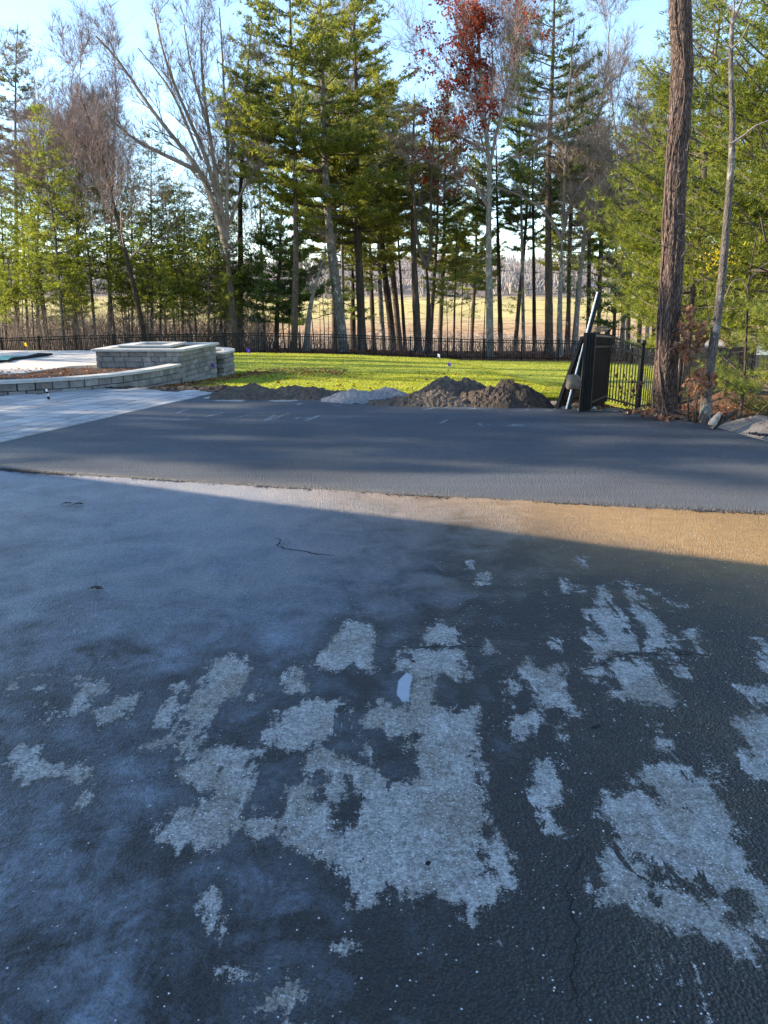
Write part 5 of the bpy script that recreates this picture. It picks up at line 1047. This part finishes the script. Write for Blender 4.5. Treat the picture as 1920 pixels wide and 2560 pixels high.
# distant wooded hill and roadside line
rng = np.random.default_rng(77); n = 3200; Yh = rng.uniform(290, 560, n); Xh = (rng.random(n) - .5) * 1.3 * Yh; Zh = T(Xh, Yh)
m_ = 7; P0_ = np.repeat(np.stack([Xh, Yh, Zh], 1), m_, 0); tr = np.repeat(rng.uniform(6, 11, n), m_); N_ = len(P0_)
q0 = P0_ + np.stack([rng.normal(0, .5, N_), rng.normal(0, .5, N_), tr * rng.uniform(0, .4, N_)], 1); q1 = q0 + np.stack([rng.normal(0, 1.4, N_), rng.normal(0, 1.4, N_), tr * rng.uniform(.3, .65, N_)], 1)
m_far = simple('far_bare_wood', (.32, .28, .26), .9, .3, .05, 0, spec=.1)
o = link('distant_woods', segs_mesh('distant_woods', q0, q1, np.full(N_, .34), np.full(N_, .12)), m_far, kind='stuff'); o['label'] = 'hazy purple brown bare woods on the distant hill'
bmr = bmesh.new(); a = np.array(AY(1420, 741, 330)); b = np.array(AY(1660, 735, 330)); a[2] = Tz(a[0], 330) + 2.2; b[2] = Tz(b[0], 330) + 2.2
o = beam('guard_rail', a, b, .5, .7, M['white_paint'], None); tag(o, 'thin pale guard rail line at the top of the far field', 'guard rail')

# ------------------------------------------------------------------ near trees at the right
P = np.array([(*G(1664, 1046), -.2), AY(1664, 960, 11.3), AY(1672, 800, 11.3), AY(1682, 640, 11.3), AY(1686, 500, 11.3), AY(1697, 330, 11.35), AY(1706, 170, 11.4), AY(1700, 0, 11.4), AY(1694, -200, 11.4), AY(1690, -500, 11.4), AY(1690, -1100, 11.4)])
O = P[0] + np.array([0, 0, .2]); Q = resample(P, .06)
nt_tree = empty('old_tree', tuple(O), label='thick rough barked trunk wound with vines at the asphalt edge', cat='tree')
zz = Q[:, 2]; rad = np.interp(zz, [-.2, .1, .5, 1.5, 3, 5.5, 12], [.21, .175, .152, .146, .138, .130, .07])
V, Fc = tube_arrays(Q - O, rad, 64)
Vw = V.reshape(len(Q), 64, 3)
th = np.linspace(0, 2 * np.pi, 64, endpoint=False)
for i in range(len(Q)):
    z = Q[i, 2]; c = Q[i] - O
    for j in range(64):
        a = th[j]; r1 = 1 - abs(mnoise.noise(Vector((math.cos(a) * 5.5, math.sin(a) * 5.5, z * 1.3)))) * 2.0; r2 = mnoise.noise(Vector((math.cos(a) * 9, math.sin(a) * 9, z * 3.5 + 7)))
        Vw[i, j] = c + (Vw[i, j] - c) * (1 + .085 * r1 + .07 * r2)
link('trunk', np_mesh('trunk', Vw.reshape(-1, 3), Fc, smooth=True), M['bark_near'], nt_tree)
# vines up the left side of the trunk
m_vine = simple('vine_stem', (.13, .085, .07), .85, .3, 20, .3)
rv = random.Random(8)
for k in range(3):
    pts = []; a0 = math.pi + rv.uniform(-.9, .6); h0 = 0; h1 = rv.uniform(4.6, 6.2); n = 60
    for i in range(n):
        t = i / (n - 1); z = h0 + (h1 - h0) * t; j = min(range(len(Q)), key=lambda q: abs(Q[q][2] - z)); a = a0 + .7 * math.sin(z * 1.1 + k) + .25 * math.sin(z * 4 + k); rr_ = rad[j] * 1.10 + .008
        pts.append((Q[j][0] - O[0] + math.cos(a) * rr_, Q[j][1] - O[1] - abs(math.sin(a)) * rr_ , z - O[2]))
    V, Fc = tube_arrays(pts, np.linspace(.011, .005, n) * rv.uniform(.7, 1.2), 5); link('vine', np_mesh('vine', V, Fc, smooth=True), m_vine, nt_tree)
# short curling twigs
S0, S1, RA, RB = [], [], [], []
for k in range(46):
    z = rv.uniform(.8, 6.0); j = min(range(len(Q)), key=lambda q: abs(Q[q][2] - z)); a = rv.choice([math.pi, 0, -.9, -2.2, -1.6]) + rv.uniform(-.6, .6); d = Vector((math.cos(a), math.sin(a), rv.uniform(-.4, .1))); p = Vector(Q[j] - O) + d.normalized() * rad[j]; r_ = .005 + .003 * rv.random()
    if z > 3: pass
    L = rv.uniform(.02, .07)
    for s in range(rv.randint(3, 9)):
        d = (d + Vector((rv.gauss(0, .35), rv.gauss(0, .35), rv.gauss(0, .2) + .16))).normalized(); e = p + d * L; S0.append(tuple(p)); S1.append(tuple(e)); RA.append(r_); RB.append(r_ * .8); r_ *= .8; p = e
link('twigs', segs_mesh('twigs', np.array(S0), np.array(S1), RA, RB), M['twig'], nt_tree)

# slim leaning tree to the right of it
P = np.array([(*G(1762, 1062), -.2), AY(1768, 960, 10.9), AY(1790, 820, 10.9), AY(1806, 690, 10.9), AY(1816, 560, 10.9), AY(1828, 420, 10.9), AY(1832, 300, 10.9), AY(1826, 180, 10.9), AY(1830, 60, 10.9)])
def near_sapling(name, P, rads, limbs, label, mat=M['bark_sapling'], seed=1, cat='young tree'):
    O = P[0] + np.array([0, 0, .2]); Q = resample(P, .12); root = empty(name, tuple(O), label=label, cat=cat); rad = np.interp(np.linspace(0, 1, len(Q)), np.linspace(0, 1, len(rads)), rads)
    V, Fc = tube_arrays(Q - O, rad, 12); link('trunk', np_mesh('trunk', V, Fc, smooth=True), mat, root); r_ = np.random.default_rng(seed)
    S0, S1, RA, RB = [], [], [], []
    for L in limbs:
        q = resample(np.array([AY(x, y, L[0]) for x, y in L[2]]), .08); m_ = len(q); q[1:] += np.cumsum(r_.normal(0, .006, (m_ - 1, 3)), 0)
        for i in range(m_ - 1):
            S0.append(q[i]); S1.append(q[i + 1]); RA.append(L[1] * (1 - .75 * i / m_)); RB.append(L[1] * (1 - .75 * (i + 1) / m_))
            if r_.random() < .25:
                d = q[i + 1] - q[i]; e = q[i] + unit(d / .1 + r_.normal(0, .8, 3)) * r_.uniform(.1, .4); S0.append(q[i]); S1.append(e); RA.append(L[1] * .3); RB.append(.0015)
    if S0: link('branches', segs_mesh('branches', np.array(S0) - O, np.array(S1) - O, RA, RB, 5), M['twig'], root)
    return root
near_sapling('young_tree', P, [.085, .07, .062, .056, .05, .045, .038, .03, .026], [(10.9, .018, [(1830, 60), (1850, 20), (1872, -30), (1890, -150)]), (10.9, .013, [(1830, 60), (1838, 0), (1842, -80), (1850, -200)]), (10.8, .016, [(1826, 360), (1860, 340), (1900, 310), (1960, 290)]), (10.9, .010, [(1828, 120), (1800, 112), (1790, 114)]), (10.8, .012, [(1828, 122), (1850, 108), (1862, 90), (1868, 60)])], 'slim grey mottled young tree leaning right at the end of the asphalt')
near_sapling('young_tree', np.array([(*G(1848, 1060), -.2), AY(1860, 960, 12.2), AY(1866, 830, 12.2), AY(1870, 720, 12.2), AY(1880, 640, 12.2), AY(1900, 560, 12.2)]), [.045, .03, .022, .018, .014, .006], [(12.2, .01, [(1868, 720), (1850, 690), (1830, 700), (1800, 760)]), (12.2, .009, [(1872, 700), (1890, 670), (1930, 650)])], 'thin dark crooked sapling at the right picture edge', M['bark_dark'], 4)
near_sapling('young_tree', np.array([(*G(1700, 1048), -.2), AY(1702, 980, 11.8), AY(1712, 900, 11.8), AY(1708, 830, 11.8), AY(1700, 760, 11.8), AY(1695, 700, 11.8)]), [.02, .015, .012, .01, .008, .004], [(11.8, .006, [(1710, 880), (1730, 860), (1760, 830), (1790, 790)])], 'knee thin sapling rising between the big trunk and the slim tree', M['bark_dark'], 5)

# dry oak leaves hanging on low boughs: every leaf its own piece
def leaf_piece():
    out = [(0, 0), (.18, .16), (.30, .12), (.42, .30), (.55, .22), (.72, .34), (.84, .16), (1.0, 0)]; pts = [(x, y) for x, y in out] + [(x, -y) for x, y in out[-2:0:-1]]
    bm = bmesh.new(); vs = [bm.verts.new((x * .12 - .0, y * .12, .025 * math.sin(x * 3) - .5 * abs(y) * .06)) for x, y in pts]; bm.faces.new(vs); bmesh.ops.triangulate(bm, faces=bm.faces)
    me = bm_mesh('leaf', bm); a = me.attributes.new('tone', 'FLOAT', 'POINT')
    a.data.foreach_set('value', np.random.default_rng(5).random(len(me.vertices)).astype(np.float32)); me.materials.append(M['leaf_brown']); return me
lf = leaf_piece()
def oak_spray(boxes, Y, label, seed, stem, n, name='oak_sapling'):
    r_ = random.Random(seed); P = np.array([(*G(stem[0][0], stem[0][1]), -.15)] + [AY(x, y, Y) for x, y in stem[1:]]); O = P[0] + np.array([0, 0, .15]); root = empty(name, tuple(O), label=label, cat='oak sapling')
    Q = resample(P, .1); V, Fc = tube_arrays(Q - O, np.linspace(.014, .004, len(Q)), 6); link('trunk', np_mesh('trunk', V, Fc, smooth=True), M['bark_dark'], root)
    S0, S1 = [], []
    for k in range(n):
        bx = r_.choice(boxes); px = r_.uniform(bx[0], bx[2]); py = r_.uniform(bx[1], bx[3]); p = Vector(AY(px, py, Y + r_.uniform(-.25, .25))); o = link('leaf', lf, None, root); o.location = p - Vector(O)
        o.rotation_euler = (r_.uniform(-1.2, 1.2), r_.uniform(.5, 1.6), r_.uniform(0, 6.28)); s = r_.uniform(.5, 1.0); o.scale = (s, s, s)
        if k % 3 == 0:
            j = min(range(len(Q)), key=lambda q: (Vector(Q[q]) - p).length + (0 if Q[q][2] < p.z + .1 else .5)); S0.append(Q[j]); S1.append(np.array(p))
    link('branches', segs_mesh('branches', np.array(S0) - O, np.array(S1) - O, np.full(len(S0), .004), np.full(len(S0), .002)), M['twig'], root)
oak_spray([(1712, 758, 1738, 800), (1700, 790, 1745, 850), (1690, 830, 1760, 868), (1682, 850, 1740, 875), (1740, 800, 1768, 850), (1710, 870, 1728, 900)], 11.0, 'upright spray of dry russet oak leaves right of the big trunk', 1, [(1722, 1056), (1722, 960), (1726, 880), (1722, 800), (1724, 755)], 210)
oak_spray([(1740, 915, 1762, 940), (1718, 935, 1790, 968), (1705, 950, 1765, 985), (1760, 930, 1800, 965)], 10.8, 'lower spray of purplish brown oak leaves in front of the slim tree', 2, [(1740, 1060), (1742, 1000), (1752, 950), (1760, 915)], 130)
oak_spray([(1700, 1020, 1780, 1050), (1640, 1030, 1700, 1045), (1560, 1015, 1640, 1032)], 11.2, 'knee high brown leafy scrub along the foot of the near trees', 3, [(1735, 1058), (1735, 1040), (1736, 1030)], 80, 'leafy_scrub')
oak_spray([(1580, 940, 1600, 990), (1540, 930, 1600, 985), (1560, 985, 1640, 1020)], 13.2, 'sparse yellow brown leaves climbing the near fence', 6, [(1590, 1030), (1592, 990), (1588, 940)], 40, 'leafy_scrub')
thicket('undergrowth', 90, (4.3, 9), (10.9, 13.5), .9, M['twig'], 'fine bare brush around the feet of the near trees', 5)
thicket('undergrowth', 100, (5.5, 12), (13.5, 19), 1.6, M['twig_dark'], 'tangled brush behind the right hand fence', 6)

# sunlit pines on the right
GR = 'sunlit pines at the right edge'
def side_pine(x, Y, h, rmax, label, seed, mat, cb=.12, dens=1.2, side=None, shape=.40, nl=.15, nw=.022, kk=6):
    z = Tz(x, Y); P = np.array([(x, Y, z - .15), (x + .1, Y, z + h * .4), (x, Y + .1, z + h * .75), (x + .1, Y, z + h)])
    return make_pine('pine_tree', P, .05 + h * .011, cb, rmax, mat, M['bark_pine'], label, seed, GR, gap=.36, dens=dens, nl=nl, nw=nw, kk=kk, shape=shape, side=side, per=(4, 7), tspread=.7)
side_pine(9.6, 18.0, 11.5, 4.2, 'bright yellow green pine filling the right side behind the slim tree', 501, M['needle_side'], side=(math.pi, .45))
side_pine(9.2, 24.0, 11.0, 3.4, 'sunny pine whose boughs show left of the big near trunk', 502, M['needle_side'], side=(math.pi, .4), nw=.02, nl=.17, kk=7)
side_pine(14.6, 25.0, 14.5, 4.6, 'tall bright pine behind, at the upper right corner', 503, M['needle_side'], nw=.022, nl=.18, kk=7)
side_pine(6.15, 12.0, 1.7, 1.35, 'low dark green young pine beside the boulder at right edge', 504, M['needle_mid'], cb=.05, dens=2.2, shape=.3, nl=.12, nw=.008, kk=12)
side_pine(7.9, 20.6, 5.2, 2.3, 'short bright pine showing through the gap between near trunk and slim tree', 507, M['needle_side'], cb=.3, nw=.02, nl=.16, kk=7)
side_pine(12.5, 33.0, 9.0, 3.6, 'mid green pine beyond the right hand fence', 505, M['needle_mid'], nw=.03, nl=.2, kk=5, dens=1.2)
side_pine(16.5, 38.0, 12.0, 4.2, 'darker pine far behind at the right edge', 506, M['needle_mid'], nw=.035, nl=.22, kk=5, dens=1.1)
# small yellow leaved shrub
P = np.array(AY(1805, 600, 15.5)); z = Tz(P[0], 15.5); rng = np.random.default_rng(9)
ysb = empty('yellow_shrub', (P[0], 15.5, z), label='small tree with yellow leaves glowing behind the slim tree', cat='tree')
link('stem', segs_mesh('stem', np.array([(0, 0, -.1), (0, 0, 1.5), (0, 0, 1.5), (0, 0, 2.2)]), np.array([(0, 0, 1.5), (.1, 0, 3.2), (-.3, .1, 2.8), (.35, 0, 3.0)]), [.03, .02, .012, .012], [.02, .006, .004, .004], 6), M['bark_dark'], ysb)
P = rng.normal(0, 1, (110, 3)) * [.15, .2, .16] + [0, 0, 2.95]; link('leaves', tuft_mesh('leaves', P, rng.normal(0, 1, P.shape), .06, .04, 2, .8, rng), M['leaf_yellow'], ysb, 'stuff')

# ledge, sandy bank, old log at the right
def ledge():
    g = np.linspace(0, 1, 60); U, W = np.meshgrid(g, np.linspace(0, 1, 40)); X = 4.35 + U * 5.0 ; Y = 9.0 + W * 2.3 + .0 * U
    e = np.minimum(np.minimum(U * 5, (1 - U) * 5), np.minimum(W * 3, (1 - W) * 3)); e = np.clip(e, 0, 1)
    n = np.array([mnoise.fractal(Vector((x * 1.1, y * 1.6, 4)), .9, 2.1, 5) for x, y in zip(X.ravel(), Y.ravel())]).reshape(U.shape)
    edge = np.interp(X, [4.2, 4.7, 5.2, 6.2, 9.5], [10.9, 10.1, 9.55, 8.9, 7.0]) + .1 * n
    Z = np.where(Y > edge, .03 + .16 * ss((Y - edge) / .6) + .10 * n * ss((Y - edge) / .5), -.08)
    return X, Y, Z * e - .08 * (1 - e)
X, Y, Z = ledge(); o = link('rock_ledge', grid_mesh('rock_ledge', X, Y, Z), M['ledge']); tag(o, 'pale flat rock ledge littered with leaves at the right asphalt edge', 'rock')
n = 260; X = RNG.uniform(4.7, 7, n); Y = RNG.uniform(9.4, 10.9, n); leaf_field('leaf_litter', X, Y, X * 0 + .17, .035, M['litter'], 'reddish leaves lying on the pale rock ledge')
n = 420; t = RNG.random(n); X = np.interp(t, [0, 1], [4.75, 6.4]) + RNG.normal(0, .02, n); Y = np.interp(X, [4.7, 5.2, 6.2], [9.95, 9.4, 8.75]) + RNG.normal(0, .04, n); pebble_field('asphalt_crumbs', X, Y, X * 0 + .03, RNG.uniform(.01, .03, n), simple('asphalt_crumb', (.02, .02, .024), .8), 'loose black asphalt crumbs along the ledge edge')
n = 500; X = RNG.uniform(3.2, 4.8, n); Y = np.interp(X, [3.1, 4.1, 4.8], [12.2, 11.35, 10.2]) + RNG.random(n) * .25; pebble_field('grit', X, Y, X * 0 - .02, RNG.uniform(.005, .02, n), M['stone_pale'], 'stone chips in front of the near trees')
a = Vector(AY(1776, 1066, 10.3)); b = Vector(AY(1802, 1030, 10.35)); lg = empty('broken_log', a, label='short splintered grey log propped up beside the slim tree', cat='log')
pts = [a + (b - a) * t + Vector((0, 0, .0)) for t in np.linspace(0, 1, 8)]; V, Fc = tube_arrays([tuple(p - a) for p in pts], [.05, .055, .052, .05, .046, .04, .03, .012], 10)
V = V * (1 + .05 * np.random.default_rng(3).normal(0, 1, (len(V), 1))); link('wood', np_mesh('wood', V, Fc, smooth=True), M['wood_old'], lg)
b2 = a + Vector((.36, .08, .20)); V, Fc = tube_arrays([tuple((b2 - a) * t + Vector((.03, .02, 0))) for t in np.linspace(0, 1, 7)], [.05, .05, .046, .04, .036, .03, .015], 9); link('bark', np_mesh('bark', V, Fc, smooth=True), M['bark_dark'], lg)

n = 1500; X = RNG.uniform(-4.2, 3.6, n); Y = np.interp(X, seam[:, 0], seam[:, 1]) - np.abs(RNG.normal(0, .03, n)) - .004; k = RNG.random(n) < .25 + .75 * (np.sin(X * 5) > .2)
pebble_field('asphalt_crumbs', X[k], Y[k], X[k] * 0 + .002, RNG.uniform(.003, .011, n)[k], simple('loose_mix', (.03, .03, .034), .8), 'loose dark crumbs along the joint between the new and the old asphalt')
n = 900; X = RNG.uniform(-2.4, 2.4, n); Y = RNG.uniform(1.1, 5.0, n); k = (RNG.random(n) < .5) ; pebble_field('grit', X[k], Y[k], X[k] * 0 + .001, RNG.uniform(.0015, .005, n)[k], M['stone_pale'], 'fine pale grit scattered over the worn asphalt')
# ------------------------------------------------------------------ small things
def flag(px, py, Y, mat, label, h=.22, s=.07):
    p = AY(px, py, Y); z = Tz(p[0], Y) if Y > 15 else .0; z = min(z, p[2] - .05)
    root = empty('marker_flag', (p[0], Y, z), label=label, cat='marker flag'); hh = p[2] - z
    V, Fc = tube_arrays([(0, 0, 0), (0, 0, hh * .5), (.005, 0, hh + s * .4)], [.004, .003, .003], 5); link('wire', np_mesh('wire', V, Fc), M['black_metal'], root)
    g = np.linspace(0, 1, 5); U, W = np.meshgrid(g, g); X = U * s; Z = hh + (W - .5) * s * 1.1 - U * .3 * s; Y_ = .25 * s * np.sin(U * 5 + W)
    Vv = np.stack([X.ravel(), Y_.ravel(), Z.ravel()], 1); i = np.arange(16); a = (i // 4) * 5 + i % 4; me = np_mesh('flag', Vv, np.stack([a, a + 1, a + 6, a + 5], 1)); link('flag', me, mat, root); return root
flag(527, 912, 20.4, M['purple'], 'purple marker flag at the foot of the tall planter', s=.085)
flag(616, 876, 27.5, M['purple'], 'purple marker flag by the rounded wall near the far fence', s=.13)
flag(1120, 910, 21.0, M['purple'], 'purple marker flag standing above the rear soil heap', s=.08)
flag(1093, 888, 30.0, M['white_flag'], 'pale lilac marker flag near the far fence in the lawn', s=.11)
flag(60, 860, 49.0, M['yellow'], 'yellow marker flag on the far fence at the left', s=.19)
gq = G(122, 996, .05); sb = empty('pipe_stub', (gq[0], gq[1], .035), label='short banded pipe stub sticking out of the pavers', cat='pipe')
for i, (z0, z1, mt, r_) in enumerate([(0, .05, 'black_metal', .022), (.05, .10, 'stone_pale', .021), (.10, .135, 'black_metal', .02), (.135, .18, 'white_paint', .017), (.18, .245, 'tan_board', .02)]):
    V, Fc = tube_arrays([(-.03 * z0 / .2, 0, z0), (-.03 * z0 / .2, 0, z0 + .001), (-.03 * z1 / .2, 0, z1), (-.03 * z1 / .2, 0, z1 + .0005)], [r_ * .6, r_, r_, .002], 10); link(['foot', 'band', 'collar', 'sleeve', 'cap'][i], np_mesh('pipe', V, Fc, smooth=False), M[mt], sb)
for (px, py, rz, lab) in ((150, 1266, .5, 'curled dark leaf lying on the wet asphalt, left one of the pair'), (178, 1267, .4, 'curled dark leaf lying on the wet asphalt, right one of the pair'), (216, 1478, 0, 'single dark leaf on the wet asphalt left of the dry patches'), (1070, 2166, 1.0, 'small flat dark stone chip on the big dry patch')):
    p = G(px, py); o = link('fallen_leaf' if py < 2000 else 'stone_chip', lf.copy() if py < 2000 else box_mesh('stone_chip', (.018, .014, .006), bevel=.002), None); 
    if py >= 2000: o.data.materials.append(mcrack)
    else: o.data.materials[0] = M['bark_dark']; o.scale = (.9, .7, .9)
    o.location = (p[0], p[1], .012); o.rotation_euler = (0, 0, rz); tag(o, lab, 'leaf' if py < 2000 else 'stone')

# ------------------------------------------------------------------ what stands to the left, out of the picture: house and trees that cast the shade
ha, hb, hc, hd = (-4.1, 3.5), (-20, 11.2), (-23.5, 4.0), (-7.6, -3.7)
house = empty('house', (-13, 4, 0), label='house beside the driveway whose roof shades the near asphalt', cat='house')
w_ = slab('wall', [ha, hb, hc, hd], -.1, 4.35, M['siding'], None); w_.parent = house; w_.matrix_parent_inverse = Matrix.Translation((13, -4, 0))
r_ = slab('roof', [(ha[0] + .14, ha[1] + .28), (hb[0] - .3, hb[1] + .28), (hc[0] - .3, hc[1] - .3), (hd[0] + .3, hd[1] - .3)], 4.36, 4.5, M['roofing'], None); r_.parent = house; r_.matrix_parent_inverse = Matrix.Translation((13, -4, 0))
GS = 'pines left of the driveway outside the picture'
def shade_pine(x, y, h, rmax, seed, cb=.24, dens=.5):
    P = np.array([(x, y, -.2), (x, y, h * .5), (x + .2, y, h)]); return make_pine('pine_tree', P, .22, cb, rmax, M['needle_mid'], M['bark_pine'], 'pine left of the driveway casting shade across the new asphalt', seed, GS, gap=.6, dens=dens, nl=.4, nw=.10, kk=4, shape=.5)
sp0 = shade_pine(-30, 14.2, 15.5, 3.4, 601); sp1 = shade_pine(-33, 17.5, 16.5, 3.4, 602, .3); 
for i, (x, y, rz, s) in enumerate([(-26, 23.5, 1.2, .72), (-29, 29.5, 2.2, .95), (-26, 27, .2, .75), (-30, 39, 1.0, .95), (-27, 33, 1.0, .8), (-31, 35, 3.9, .8), (-34, 41, 5.0, .85), (-31, 45, .4, .7), (-36, 12.6, 1.0, 1.1), (-41, 14.8, 2.2, 1.15), (-28, 11.8, 3.3, .8), (-45, 18.5, 4.1, 1.2), (-38, 26.5, .7, .9), (-44, 36, 2.9, 1.0), (-36, 45, 5.2, .8)]):
    o = copy_tree(sp0 if i % 2 else sp1); o.location = (x, y, 0); o.rotation_euler = (0, 0, rz); o.scale = (s, s, s)
